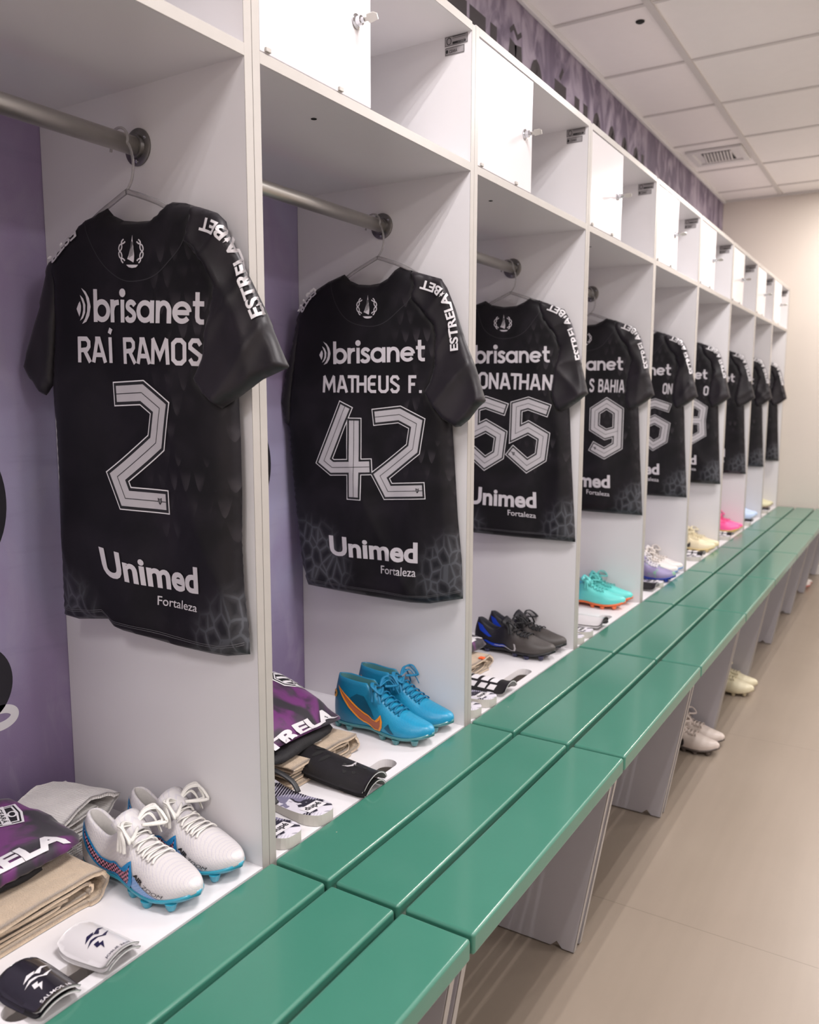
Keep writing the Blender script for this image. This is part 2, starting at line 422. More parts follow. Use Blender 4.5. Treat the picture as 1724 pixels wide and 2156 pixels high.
SHIRTS = {
 1: dict(torso=[(-0.043,-0.022),(-0.030,-0.035),(-0.008,-0.045),(0.020,-0.049),(0.047,-0.050),(0.068,-0.041),(0.083,-0.030),(0.095,-0.026),(0.121,-0.030),(0.154,-0.041),(0.183,-0.051),(0.199,-0.065),(0.207,-0.104),(0.212,-0.161),(0.214,-0.232),(0.213,-0.304),(0.216,-0.393),(0.216,-0.480),(0.213,-0.560),(0.216,-0.640),(0.222,-0.694),(0.225,-0.743),(0.177,-0.753),(0.143,-0.753),(0.072,-0.750),(0.017,-0.744),(-0.050,-0.738),(-0.062,-0.734),(-0.077,-0.720),(-0.158,-0.730),(-0.192,-0.727),(-0.188,-0.652),(-0.184,-0.561),(-0.182,-0.456),(-0.182,-0.383),(-0.184,-0.342),(-0.184,-0.305),(-0.173,-0.219),(-0.171,-0.139),(-0.178,-0.105),(-0.141,-0.070),(-0.096,-0.039)],
  rs=[(0.144,-0.038),(0.164,-0.044),(0.193,-0.054),(0.209,-0.068),(0.224,-0.099),(0.251,-0.150),(0.281,-0.202),(0.298,-0.240),(0.321,-0.287),(0.274,-0.304),(0.232,-0.329),(0.196,-0.348),(0.166,-0.329),(0.143,-0.303),(0.162,-0.269),(0.170,-0.223),(0.186,-0.161),(0.167,-0.128),(0.129,-0.091),(0.137,-0.065)],
  ls=[(-0.096,-0.039),(-0.112,-0.052),(-0.183,-0.102),(-0.201,-0.150),(-0.228,-0.213),(-0.260,-0.278),(-0.220,-0.323),(-0.207,-0.327),(-0.184,-0.305),(-0.166,-0.219),(-0.152,-0.140),(-0.119,-0.079)],
  bris=[(-0.065,-0.206),(0.168,-0.219),(0.170,-0.171),(-0.062,-0.153)],
  icon=[(-0.103,-0.206),(-0.072,-0.208),(-0.068,-0.151),(-0.099,-0.149)],
  name=[(-0.101,-0.271),(0.161,-0.282),(0.161,-0.241),(-0.100,-0.229)],
  n=[[(-0.023,-0.325),(0.037,-0.323),(0.076,-0.348),(0.063,-0.404),(-0.027,-0.463),(-0.011,-0.499),(0.076,-0.501)]],
  uni=[(-0.065,-0.636),(0.141,-0.648),(0.142,-0.603),(-0.075,-0.586)],
  fort=[(0.045,-0.678),(0.135,-0.679),(0.137,-0.665),(0.046,-0.662)],
  crest=[(-0.004,-0.121),(0.052,-0.125),(0.054,-0.076),(-0.001,-0.071)],
  stx=[(0.282,-0.209),(0.258,-0.160),(0.239,-0.118),(0.223,-0.091),(0.199,-0.076),(0.170,-0.066)],
  stl=[(-0.098,-0.057),(-0.133,-0.076),(-0.169,-0.103)],
  seam=[(0.139,-0.094),(0.156,-0.103),(0.177,-0.130),(0.193,-0.162)],
  collar=[(-0.079,-0.043),(-0.059,-0.086),(-0.035,-0.118),(-0.000,-0.141),(0.035,-0.146),(0.071,-0.140),(0.101,-0.120),(0.129,-0.092),(0.147,-0.048)]),
 2: dict(torso=[(-0.090,-0.033),(-0.074,-0.049),(-0.051,-0.059),(-0.021,-0.062),(0.007,-0.059),(0.027,-0.050),(0.046,-0.032),(0.061,-0.025),(0.113,-0.044),(0.167,-0.060),(0.176,-0.079),(0.181,-0.128),(0.187,-0.201),(0.192,-0.287),(0.195,-0.374),(0.198,-0.418),(0.205,-0.506),(0.212,-0.606),(0.223,-0.707),(0.227,-0.800),(0.140,-0.821),(0.089,-0.824),(-0.017,-0.821),(-0.127,-0.815),(-0.206,-0.809),(-0.224,-0.745),(-0.237,-0.647),(-0.249,-0.524),(-0.257,-0.403),(-0.254,-0.331),(-0.239,-0.236),(-0.227,-0.166),(-0.222,-0.127),(-0.201,-0.093),(-0.167,-0.064),(-0.130,-0.046)],
  rs=[(0.094,-0.037),(0.119,-0.045),(0.172,-0.061),(0.187,-0.082),(0.208,-0.130),(0.233,-0.200),(0.259,-0.258),(0.285,-0.335),(0.267,-0.351),(0.246,-0.377),(0.225,-0.393),(0.211,-0.395),(0.178,-0.377),(0.146,-0.338),(0.131,-0.315),(0.145,-0.293),(0.156,-0.257),(0.159,-0.192),(0.152,-0.163),(0.119,-0.126),(0.094,-0.099),(0.103,-0.071)],
  ls=[(-0.130,-0.046),(-0.167,-0.064),(-0.205,-0.093),(-0.227,-0.127),(-0.243,-0.196),(-0.265,-0.271),(-0.277,-0.339),(-0.268,-0.390),(-0.252,-0.406),(-0.242,-0.390),(-0.232,-0.283),(-0.216,-0.190),(-0.187,-0.110)],
  bris=[(-0.109,-0.247),(0.135,-0.244),(0.135,-0.196),(-0.109,-0.193)],
  icon=[(-0.149,-0.246),(-0.117,-0.247),(-0.116,-0.193),(-0.148,-0.192)],
  name=[(-0.138,-0.315),(0.126,-0.317),(0.126,-0.277),(-0.137,-0.274)],
  n=[[(-0.078,-0.349),(-0.140,-0.483),(-0.117,-0.499),(-0.013,-0.494)],[(-0.054,-0.383),(-0.055,-0.570)],[(0.003,-0.374),(0.068,-0.367),(0.115,-0.388),(0.105,-0.448),(0.015,-0.515),(0.036,-0.552),(0.131,-0.545)]],
  uni=[(-0.125,-0.720),(0.119,-0.721),(0.119,-0.670),(-0.129,-0.670)],
  fort=[(0.017,-0.755),(0.114,-0.754),(0.114,-0.733),(0.017,-0.735)],
  crest=[(-0.046,-0.139),(0.011,-0.141),(0.012,-0.089),(-0.045,-0.086)],
  stx=[(0.217,-0.220),(0.212,-0.172),(0.202,-0.136),(0.189,-0.101),(0.169,-0.082),(0.127,-0.068)],
  stl=[(-0.165,-0.069),(-0.190,-0.088),(-0.212,-0.121)],
  seam=[(0.100,-0.101),(0.125,-0.127),(0.158,-0.164)],
  collar=[(-0.120,-0.048),(-0.102,-0.104),(-0.069,-0.144),(-0.017,-0.160),(0.027,-0.154),(0.071,-0.123),(0.096,-0.100),(0.114,-0.051)]),
 3: dict(torso=[(-0.082,-0.021),(-0.061,-0.035),(-0.020,-0.043),(0.021,-0.041),(0.047,-0.030),(0.065,-0.019),(0.118,-0.037),(0.168,-0.060),(0.178,-0.114),(0.187,-0.213),(0.197,-0.357),(0.201,-0.400),(0.209,-0.527),(0.219,-0.655),(0.228,-0.771),(0.021,-0.769),(-0.110,-0.765),(-0.145,-0.761),(-0.155,-0.654),(-0.167,-0.498),(-0.177,-0.344),(-0.173,-0.206),(-0.168,-0.101),(-0.145,-0.050),(-0.112,-0.030)],
  rs=[(0.097,-0.029),(0.122,-0.039),(0.178,-0.061),(0.197,-0.094),(0.219,-0.161),(0.238,-0.235),(0.259,-0.312),(0.228,-0.337),(0.204,-0.354),(0.172,-0.367),(0.161,-0.358),(0.147,-0.330),(0.142,-0.308),(0.149,-0.254),(0.164,-0.172),(0.146,-0.129),(0.111,-0.087),(0.101,-0.058)],
  ls=[(-0.112,-0.030),(-0.138,-0.043),(-0.158,-0.075),(-0.174,-0.176),(-0.188,-0.267),(-0.196,-0.328),(-0.178,-0.368),(-0.165,-0.344),(-0.162,-0.207),(-0.153,-0.102)],
  bris=[(-0.107,-0.217),(0.138,-0.217),(0.137,-0.169),(-0.107,-0.159)],
  icon=[(-0.144,-0.217),(-0.115,-0.217),(-0.116,-0.159),(-0.145,-0.158)],
  name=[(-0.119,-0.295),(0.144,-0.302),(0.146,-0.255),(-0.119,-0.243)],
  n=[[(0.139,-0.363),(0.076,-0.342),(0.037,-0.353),(0.035,-0.436),(0.077,-0.416),(0.127,-0.443),(0.119,-0.508),(0.075,-0.535),(0.020,-0.491)]],
  uni=[(-0.126,-0.667),(0.105,-0.670),(0.103,-0.619),(-0.123,-0.607)],
  fort=[(0.012,-0.697),(0.104,-0.702),(0.103,-0.686),(0.011,-0.679)],
  crest=[(-0.046,-0.117),(0.015,-0.119),(0.015,-0.069),(-0.046,-0.066)],
  stx=[(0.236,-0.208),(0.220,-0.152),(0.206,-0.117),(0.188,-0.081),(0.164,-0.062),(0.131,-0.048)],
  stl=[(-0.110,-0.038),(-0.133,-0.053),(-0.153,-0.103)],
  seam=[(0.105,-0.059),(0.130,-0.107),(0.167,-0.164)],
  collar=[(-0.106,-0.033),(-0.081,-0.106),(-0.041,-0.136),(0.006,-0.141),(0.052,-0.125),(0.089,-0.083),(0.118,-0.042)]),
}

# ------------------------------------------------------------------ the room
def struct(o): o['kind'] = 'structure'; return o
XR, YB = 3.6, -1.7
struct(box('floor', -.56, XR+.1, YB-.1, FAR_Y+.1, -.06, 0, M['floor']))
struct(box('ceiling', -.56, XR+.1, YB-.1, FAR_Y+.1, CEIL, CEIL+.06, M['ceil']))
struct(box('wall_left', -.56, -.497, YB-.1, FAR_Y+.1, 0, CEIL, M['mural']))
struct(box('wall_far', -.497, XR, FAR_Y, FAR_Y+.06, 0, CEIL, M['farwall']))
struct(box('wall_right', XR, XR+.06, YB-.1, FAR_Y+.1, 0, CEIL, M['trimw']))
struct(box('wall_back', -.497, XR, YB-.06, YB, 0, CEIL, M['farwall']))
def grid_mesh():
    bm = bmesh.new()
    def bar(x0, x1, y0, y1, z0, z1):
        r = bmesh.ops.create_cube(bm, size=1)
        for v in r['verts']: v.co = Vector(((x0+x1)/2+v.co.x*(x1-x0), (y0+y1)/2+v.co.y*(y1-y0), (z0+z1)/2+v.co.z*(z1-z0)))
    for k in range(-1, 7):
        x = -.097+.624*k
        if -.48 < x < XR and k != 1: bar(x-.014, x+.014, YB, FAR_Y-.012, CEIL-.009, CEIL)
    for k in range(-8, 7):
        y = 3.3256+.6245*k
        if YB < y < FAR_Y-.05: bar(-.48, XR, y-.010, y+.010, CEIL-.005, CEIL)
    return bm
struct(bm_obj('trim_1', grid_mesh(), M['tbar']))
struct(box('trim_2', -.497, -.478, YB, FAR_Y, CEIL-.022, CEIL, M['trimw'], bevel=.003))
struct(box('trim_3', -.478, XR, FAR_Y-.014, FAR_Y, CEIL-.016, CEIL, M['tbar'], bevel=.003))
struct(box('baseboard_far', -.45, XR, FAR_Y-.012, FAR_Y, 0, .07, M['trimw'], bevel=.003))

for i, (lx, ly, pw, lc) in enumerate(LAMPS):
    r = empty('ceiling_lamp', (lx, ly, CEIL-.012))
    tag(r, ['recessed linear ceiling lamp above the aisle by the number 2 jersey', 'recessed linear ceiling lamp above the aisle halfway along the bench',
            'recessed linear ceiling lamp above the aisle near the far wall', 'recessed four-tube ceiling lamp above the aisle behind the camera', 'added unseen fill lamp on the room side beside the camera',
            'added unseen fill lamp on the room side opposite the number 42 jersey', 'added unseen fill lamp on the room side towards the far wall'][i], 'lamp', 'ceiling lamps')
    ln = .300; wd = .300
    for sx in (-1, 1): box('lamp_housing', sx*wd-.012, sx*wd+.012, -ln, ln, -.012, .012, M['trimw'], r, bevel=.002)
    dm, dt, db = nt('lamp_diffuser'); db.inputs['Emission Color'].default_value = (*lc, 1); db.inputs['Emission Strength'].default_value = 9
    db.inputs['Base Color'].default_value = (.8, .8, .8, 1)
    for sy in (-1, 1): box('lamp_housing', -wd, wd, sy*ln-.012, sy*ln+.012, -.012, .012, M['trimw'], r, bevel=.002)
    box('lamp_reflector', -wd+.012, wd-.012, -ln, ln, .006, .010, M['door'], r)
    for q in (-.21, -.07, .07, .21):
        tubes_obj('lamp_tube', [[(q, -ln+.02, -.002), (q, 0, -.002), (q, ln-.02, -.002)]], .008, dm, r, n=12)
        ld = bpy.data.lights.new('lamp_light', 'AREA'); ld.shape = 'RECTANGLE'; ld.size = .03; ld.size_y = ln*1.9; ld.energy = LAMP_POWER*pw/4; ld.color = lc
        lo = link(bpy.data.objects.new('lamp_light', ld), r); lo.location = (q, 0, -.014)

# ventilation grille
r = empty('air_vent', (-.283, 5.49, CEIL-.002)); tag(r, 'white ceiling air vent with dark slanted louvres above the far lockers', 'air vent')
box('vent_backing', -.15, .15, -.15, .15, -.004, .001, M['trimw'], r)
for a in ((-.16, .16, -.165, -.125), (-.16, .16, .125, .165), (-.16, -.125, -.1245, .1245), (.125, .16, -.1245, .1245)):
    box('vent_frame', *a, -.013, 0, M['trimw'], r, bevel=.003)
box('vent_opening', -.08, .085, -.10, .10, -.0075, -.005, M['dark'], r)
for k in range(9):
    s = box('vent_slat', -.0045, .0045, -.10, .10, -.004, .004, M['trimw'], r); s.location = (-.074+k*.0185, 0, -.010); s.rotation_euler = (0, .5, .12)
fit = lathe('ceiling_fitting', [(.001, -.004), (.012, -.006), (.017, -.003), (.018, 0)], M['dark']); fit.location = (-.17, 3.46, CEIL-.001)
tag(fit, 'small dark round fitting in a ceiling tile near the top of the photo', 'ceiling fitting')
fit.scale = (1, 1, 1)

# black lettering on the mural, its top edge showing above the cabinets
def wall_text(s, y0, y1, z0, z1, bold=.02, m='letter', x=-.4965):
    V, F, _ = text2d(s, bold)
    vs = [(x, y0+(y1-y0)*a, z0+(z1-z0)*b) for a, b in V]
    o = mesh_obj('mural_letter', vs, F, M[m], smooth=False); sol = o.modifiers.new('s', 'SOLIDIFY'); sol.thickness = .001
    return o
M['wall_letter'] = mat('dark_wall_lettering', (.030, .022, .026), .6)
def wall_poly(parts, lb, x=-.4965):
    vs = []; fs = []
    for V, F in parts: o = len(vs); vs += [(x, a, b) for a, b in V]; fs += [tuple(i+o for i in f) for f in F]
    o = mesh_obj('mural_letter', vs, fs, M['wall_letter'], smooth=False); so = o.modifiers.new('s', 'SOLIDIFY'); so.thickness = .001
    return tag(o, lb, 'wall letter', 'black lettering on the purple wall')
def wr(y0, y1, z1=2.595, z0=2.12): return polyfill([(y0, z0), (y1, z0), (y1, z1), (y0, z1)])
def wo(y0, y1, z1=2.60): return band([((y0+y1)/2+(y1-y0-.05)/2*math.cos(t), 2.34+(z1-.025-2.34)*math.sin(t)) for t in np.linspace(0, 2*PI, 33)[:-1]], .055, closed=True)
wall_poly([wr(2.42, 2.615)], 'widest dark block letter top above the number 42 jersey cabinet')
wall_poly([wr(2.635, 2.755)], 'second dark block letter top, just right of the widest one')
wall_poly([wr(2.792, 2.845)], 'narrow dark letter stroke before the letter with a tilde')
wall_poly([band([(2.90, 2.12), (2.985, 2.595)], .062), band([(3.11, 2.12), (3.025, 2.595)], .062), band([(2.955, 2.625), (2.985, 2.648), (3.02, 2.622), (3.055, 2.645)], .017)], 'dark wall letter A carrying a tilde')
wall_poly([wo(3.115, 3.285)], 'dark wall letter O between the tilde and the acute accent')
wall_poly([wr(3.39, 3.45), wr(3.45, 3.52, 2.595, 2.53), wr(3.45, 3.51, 2.38, 2.32), band([(3.445, 2.61), (3.48, 2.655)], .020)], 'dark wall letter E carrying an acute accent')
wall_poly([wr(3.62, 3.68), wr(3.73, 3.785), wr(3.68, 3.73, 2.40, 2.33)], 'dark wall letter with two upright strokes')
for a, b, nm in ((3.835, 3.985, 'first'), (4.06, 4.20, 'second'), (4.265, 4.40, 'third'), (4.465, 4.59, 'fourth')):
    wall_poly([wo(a, b)], nm+' round dark wall letter right of the two upright strokes')
wall_poly([wr(4.625, 4.67)], 'last dark narrow letter stroke towards the far wall')
def ring_letter(name, cy, cz, ry, rz, wd, m, lb, a0=0, a1=360, x=-.4965):
    pts = [(cy+ry*math.cos(math.radians(a)), cz+rz*math.sin(math.radians(a))) for a in np.linspace(a0, a1, 49)[:-1 if a1-a0 == 360 else None]]
    V, F = band(pts, wd, closed=(a1-a0 == 360)); o = mesh_obj(name, [(x, a, b) for a, b in V], F, M[m], smooth=False)
    s = o.modifiers.new('s', 'SOLIDIFY'); s.thickness = .001; tag(o, lb, 'wall letter', 'lettering inside the first cabinet'); return o
ring_letter('mural_letter', .790, 1.093, .058, .095, .055, 'letter', 'large round black wall letter left of the number 2 jersey, cut by the photo edge')
ring_letter('mural_letter', .800, .766, .048, .055, .036, 'letter', 'lower round black letter on the wall left of the number 2 jersey hem')
ring_letter('mural_letter', .836, .696, .030, .016, .016, 'wprint', 'small white ring letter under the lower black wall letter')
ring_letter('mural_letter', 1.495, 1.116, .068, .095, .055, 'letter', 'round black letter on the wall behind the number 42 jersey')

# ------------------------------------------------------------------ cabinets
T = .0165; BASE = .487; SH0, SH1 = 1.782, 1.800; TOP0, TOP1 = 2.075, 2.093; DEPTH = .496
def slab_with_slot(name, x0, x1, y0, y1, z0, z1, sx, sy0, sy1, r, m, parent):
    cu = bpy.data.curves.new('c', 'CURVE'); cu.dimensions = '2D'; cu.fill_mode = 'BOTH'; cu.extrude = (z1-z0)/2
    def sp(pts):
        s = cu.splines.new('POLY'); s.points.add(len(pts)-1); s.use_cyclic_u = True
        for p, q in zip(s.points, pts): p.co = (*q, 0, 1)
    sp([(x0, y0), (x1, y0), (x1, y1), (x0, y1)])
    sp([(sx+r*math.cos(a), sy0+r+r*math.sin(a)) for a in np.linspace(PI, 2*PI, 13)]+[(sx+r*math.cos(a), sy1-r+r*math.sin(a)) for a in np.linspace(0, PI, 13)])
    o = bpy.data.objects.new('c', cu); COL.objects.link(o); bpy.context.view_layer.update()
    me = bpy.data.meshes.new_from_object(o.evaluated_get(bpy.context.evaluated_depsgraph_get()))
    bpy.data.objects.remove(o)
    me.name = name; me.materials.clear(); me.materials.append(m); me.transform(Matrix.Translation((0, 0, (z0+z1)/2)))
    for p in me.polygons: p.use_smooth = False
    return link(bpy.data.objects.new(name, me), parent)
def asset_label(parent, yf):
    e = empty('asset_label', (0, yf, 0), 0, parent)
    lab = mat('label_silver', (.33, .31, .32), .45) if 'lab' not in M else M['lab']; M['lab'] = lab
    P = lambda a, b, c: (a, -c, b)
    S = lambda V: np.zeros(len(V))
    def rect(x0, x1, z0, z1): return polyfill([(x0, z0), (x1, z0), (x1, z1), (x0, z1)])
    parts = [(*rect(-.068, -.010, 2.0535, 2.0745), 0, 0), (*rect(-.048, -.015, 2.0565, 2.0615), 1, .0003), (*rect(-.048, -.015, 2.0715, 2.0725), 1, .0003),
             (*rect(-.048, -.015, 2.0685, 2.0693), 1, .0003), (*rect(-.067, -.018, 2.0345, 2.0515), 0, 0)]
    ring = [(-.057+.0055*math.cos(a), 2.0640+.007*math.sin(a)) for a in np.linspace(0, 2*PI, 17)[:-1]]
    parts.append((*band(ring, .0016, closed=True), 1, .0003))
    for (x0, x1, z0, z1) in ((-.068, -.010, 2.0535, 2.0745), (-.067, -.018, 2.0345, 2.0515)):
        parts.append((*band([(x0+.0015, z0+.0015), (x1-.0015, z0+.0015), (x1-.0015, z1-.0015), (x0+.0015, z1-.0015)], .0007, closed=True), 1, .0003))
    ring = [(-.062+.003*math.cos(a), 2.0430+.004*math.sin(a)) for a in np.linspace(0, 2*PI, 13)[:-1]]
    parts.append((*polyfill(ring), 1, .0003))
    V, F, _ = text2d('CEARÁ', .02); parts.append((quad((-.056, 2.039), (-.036, 2.039), (-.036, 2.047), (-.056, 2.047))(V), F, 1, .0003))
    V, F, _ = text2d('11000', .01); parts.append((quad((-.034, 2.0575), (-.018, 2.0575), (-.018, 2.0607), (-.034, 2.0607))(V), F, 0, .0006))
    o = decal('asset_label', parts, S, [lab, M['blk']], parent, eps=.0006, h=9, place=P); o.location = (0, yf, 0)
    bpy.data.objects.remove(e); return o
CAB_LABELS = ['white open locker cabinet holding the number 2 jersey and white boots', 'white open locker cabinet holding the number 42 jersey and blue boots',
 'white open locker cabinet holding the number 55 jersey and black boots', 'white open locker cabinet holding the number 9 jersey and turquoise boots',
 'white open locker cabinet holding the number 5 jersey and white and blue boots', 'white open locker cabinet holding the cream boots with black stripe',
 'white open locker cabinet holding the pink boots, third from the far wall', 'white open locker cabinet holding pale blue boots, second from the far wall',
 'white open locker cabinet nearest the far wall']
for i in range(9):
    ya, yb = YD[i]+.0006, YD[i+1]-.0006; yo = (ya+yb)/2
    c = empty('locker_cabinet', (-.25, yo, 0)); tag(c, CAB_LABELS[i], 'locker cabinet', 'row of open locker cabinets')
    rel = Matrix.Translation((.25, -yo, 0))
    kids = []
    def B(name, *a, m=M['white'], bevel=0, parent=c): o = box(name, *a, m, parent, bevel=bevel); kids.append(o); return o
    for sa, sb in ((ya, ya+T), (yb-T, yb)):
        sp = B('side_panel', -DEPTH, -.0008, sa, sb, 0, TOP1-(.004 if i % 2 else 0)); eb = box('edge_band', -.0008, .0004, sa, sb, 0, TOP1-(.004 if i % 2 else 0), M['edge'], sp, bevel=.0003)
    ia, ib = ya+T, yb-T
    o = slab_with_slot('base_shelf', -DEPTH, 0, ia, ib, BASE-.018, BASE, -.045, yo-.092, yo+.092, .022, M['white'], c); kids.append(o)
    for nm, z0, z1 in (('upper_shelf', SH0, SH1), ('top_panel', TOP0, TOP1)):
        s = B(nm, -DEPTH, -.0008, ia, ib, z0, z1); box('edge_band', -.0008, .0004, ia, ib, z0, z1, M['edge'], s, bevel=.0003)
    B('cubby_back', -DEPTH, -DEPTH+.006, ia, ib, SH1, TOP0)
    B('lower_back', -DEPTH, -DEPTH+.006, ia, ib, 0, BASE-.018)
    dw = .302 if i else .302
    B('cubby_divider', -DEPTH+.006, -.020, ia+dw-.017, ia+dw-.002, SH1, TOP0)
    d = B('door', -.016, -.0005, ia+.002, ia+dw-.001, SH1+.002, TOP0-.003, m=M['door'], bevel=.0012)
    # lock with key
    ky, kz = ia+dw-.047, 1.934
    lk = lathe('lock', [(.0, 0), (.0125, 0), (.013, .002), (.011, .003), (.0085, .004), (.0080, .012), (.005, .013), (.004, .018), (.001, .019)], M['chrome'], d, 20, 'X', (0, ky, kz)); kids.append(lk) if False else None
    kb = [(.016, ky-.0012, kz-.003), (.024, ky-.0012, kz-.004), (.026, ky-.0012, kz-.0085), (.044, ky-.0012, kz-.006), (.046, ky-.0012, kz+.004), (.040, ky-.0012, kz+.008), (.026, ky-.0012, kz+.0075), (.024, ky-.0012, kz+.003), (.016, ky-.0012, kz+.003)]
    n = len(kb); kv = kb+[(x, y+.0024, z) for x, y, z in kb]
    rot = Matrix.Rotation(.9, 4, 'X')
    kv = [tuple(rot @ Vector((x, y-ky, z-kz)) + Vector((0, ky, kz))) for x, y, z in kv]
    key = mesh_obj('key', kv, [tuple(range(n)), tuple(range(n, 2*n))[::-1]]+[(k, (k+1) % n, (k+1) % n+n, k+n) for k in range(n)][::1], M['rail'], d, smooth=False)
    for dy in (.012, .20): box('door_bumper', -.0005, .004, ia+dy, ia+dy+.012, SH1+.003, SH1+.010, M['edge'], d, bevel=.001)
    rail = tubes_obj('hanging_rail', [[(-.237, ia+.001, 1.687), (-.237, (ia+ib)/2, 1.687), (-.237, ib-.001, 1.687)]], .0152, M['rail'], c, n=28); kids.append(rail)
    for yy, sg in ((ia, 1), (ib, -1)):
        f = lathe('rail_flange', [(.001, sg*.0005), (.030, sg*.0005), (.030, sg*.003), (.0275, sg*.0045), (.0195, sg*.0050), (.0185, sg*.011), (.0160, sg*.0115)], M['flange'], c, 30, 'Y', (-.237, yy, 1.687)); kids.append(f)
        for a in (.5, 2.6, 4.7):
            lathe('screw', [(.0001, sg*.0045), (.003, sg*.0045), (.0028, sg*.0062), (.0001, sg*.0066)], M['chrome'], f, 10, 'Y', (-.237+.0235*math.cos(a), yy, 1.687+.0235*math.sin(a)))
    kids.append(asset_label(c, ib-.0002))
    hl = lathe('screw_hole', [(.0001, 0), (.0055, 0), (.0055, .0006), (.0001, .0006)], M['dark'], c, 16, 'Z', (-.085, ia+.24, SH0-.0008)); kids.append(hl)
    for k in kids:
        if k.parent == c: k.matrix_parent_inverse = rel
    c['x'] = 0; del c['x']

# ------------------------------------------------------------------ bench, one unit per cabinet
PL = [(.008, .1245), (.1355, .2590), (.2700, .3913)]; BT = .4935
for i in range(9):
    y0, y1 = YD[i]+.0045, YD[i+1]-.0045; ym = (y0+y1)/2
    b = empty('bench', (.2, ym, 0))
    nm = ['in front of the number 2 jersey cabinet, nearest the camera', 'in front of the number 42 jersey cabinet', 'in front of the number 55 jersey cabinet', 'in front of the number 9 jersey cabinet',
          'in front of the number 5 jersey cabinet', 'in front of the cabinet with cream boots', 'in front of the cabinet with pink boots', 'in front of the cabinet with pale blue boots', 'at the far wall'][i]
    tag(b, 'green slatted bench section '+nm, 'bench', 'row of green slatted bench sections')
    for x0, x1 in PL:
        p = box('seat_plank', x0-.2, x1-.2, y0-ym, y1-ym, BT-.036, BT, M['green'], b, bevel=.006, seg=4)
        for pp in p.data.polygons: pp.use_smooth = True
        p.modifiers['b'].harden_normals = True
    for yy in (y0+.006, y1-.022):
        bm = bmesh.new(); zt = BT-.0365
        prof = [(.012, zt), (.372, zt), (.296, .003), (.268, .003), (.255, .018), (.240, .003), (.012, .003)]
        A = [bm.verts.new((x-.2, yy-ym, z)) for x, z in prof]; Bv = [bm.verts.new((x-.2, yy-ym+.0155, z)) for x, z in prof]; n = len(prof)
        bm.faces.new(A); bm.faces.new(Bv[::-1])
        for k in range(n): bm.faces.new((A[(k+1) % n], A[k], Bv[k], Bv[(k+1) % n]))
        bmesh.ops.recalc_face_normals(bm, faces=bm.faces)
        leg = bm_obj('leg_panel', bm, M['grey'], b, bevel=.0015)
        v, f = [], []
        for dx in (.0008, -.0004):
            for (x, z) in ((.372+dx, zt), (.296+dx, .003)):
                for y in (yy-ym, yy-ym+.0155): v.append((x-.2, y, z))
        mesh_obj('edge_band', [(a[0]+.0008, a[1], a[2]) for a in v], [(0, 1, 3, 2), (4, 6, 7, 5), (0, 2, 6, 4), (1, 5, 7, 3)], M['edge'], leg, smooth=False)

# ------------------------------------------------------------------ jerseys on hangers
def foldfn(seed, A=.0035, kx=24):
    R = random.Random(seed); p = [R.uniform(0, 6.28) for _ in range(8)]
    def f(u, v):
        dn = np.clip(-v*1.6, .15, 1.1); rdg = (1-np.abs(np.sin(9.5*u+3.2*v+p[5]+.7*np.sin(5*v+p[6]))))**3
        f1 = np.sin(kx*u+2.2*np.sin(3*v+p[0])+p[1]); f2 = np.sin(kx*1.9*u-5*v+p[2]); f3 = np.sin(11*v+7*u+p[3])*np.sin(15*u+p[4])
        return A*dn*(.8*f1+.40*f2+1.6*rdg-.4)+A*.5*f3
    return f
def sleevefold(seed, A=.0058):
    R = random.Random(seed); p = [R.uniform(0, 6.28) for _ in range(4)]
    def f(u, v):
        a = 1-np.abs(np.sin(21*u+9*v+p[0]+.8*np.sin(14*v+p[3]))); b = 1-np.abs(np.sin(26*v-19*u+p[1]+.9*np.sin(18*u+p[2])))
        return A*(1.2*a**2+1.0*b**2-.8)+A*.4*np.sin(60*u-30*v+p[1])
    return f
DIG = {
 '5': [[(.1353, -.363), (.0723, -.3421), (.0332, -.3529), (.0317, -.4366), (.0739, -.4166), (.1237, -.4437), (.116, -.5082), (.0718, -.5358), (.0167, -.4917)]],
 '9': [[(.126, -.448), (.080, -.462), (.036, -.436), (.036, -.372), (.080, -.343), (.126, -.372), (.126, -.505), (.078, -.535), (.030, -.510)]],
 '8': [[(.036, -.372), (.080, -.343), (.126, -.372), (.120, -.435), (.036, -.436), (.036, -.372)], [(.120, -.435), (.126, -.505), (.080, -.535), (.034, -.505), (.036, -.436)]]}
def number_parts(paths, fw, ow):
    ps = []
    for wd, ext, mi, ex in ((ow, (ow-fw)/2, 0, 0), (ow-.0040, (ow-fw)/2-.002, 1, .0003), (fw, 0, 2, .0006), (.0013, 0, 1, .0009)):
        for j, p in enumerate(paths):
            V, F = band(p, wd, ext if ext > 0 else 0); ps.append((V, F, mi, ex+j*.00004))
    # small shield near the foot of the last digit
    a = np.array(paths[-1][-1], float); b = np.array(paths[-1][-2], float); c = a+(b-a)/np.hypot(*(b-a))*.013
    sh = [(-.0045, .006), (0, .0045), (.0045, .006), (.004, -.001), (0, -.006), (-.004, -.001)]
    V, F = polyfill([(c[0]+x, c[1]+y) for x, y in sh]); ps.append((V, F, 1, .0012))
    for k in (-.0016, .0016): V, F = band([(c[0]+k-.0006, c[1]-.002), (c[0]+k+.001, c[1]+.004)], .0009); ps.append((V, F, 2, .0015))
    return ps
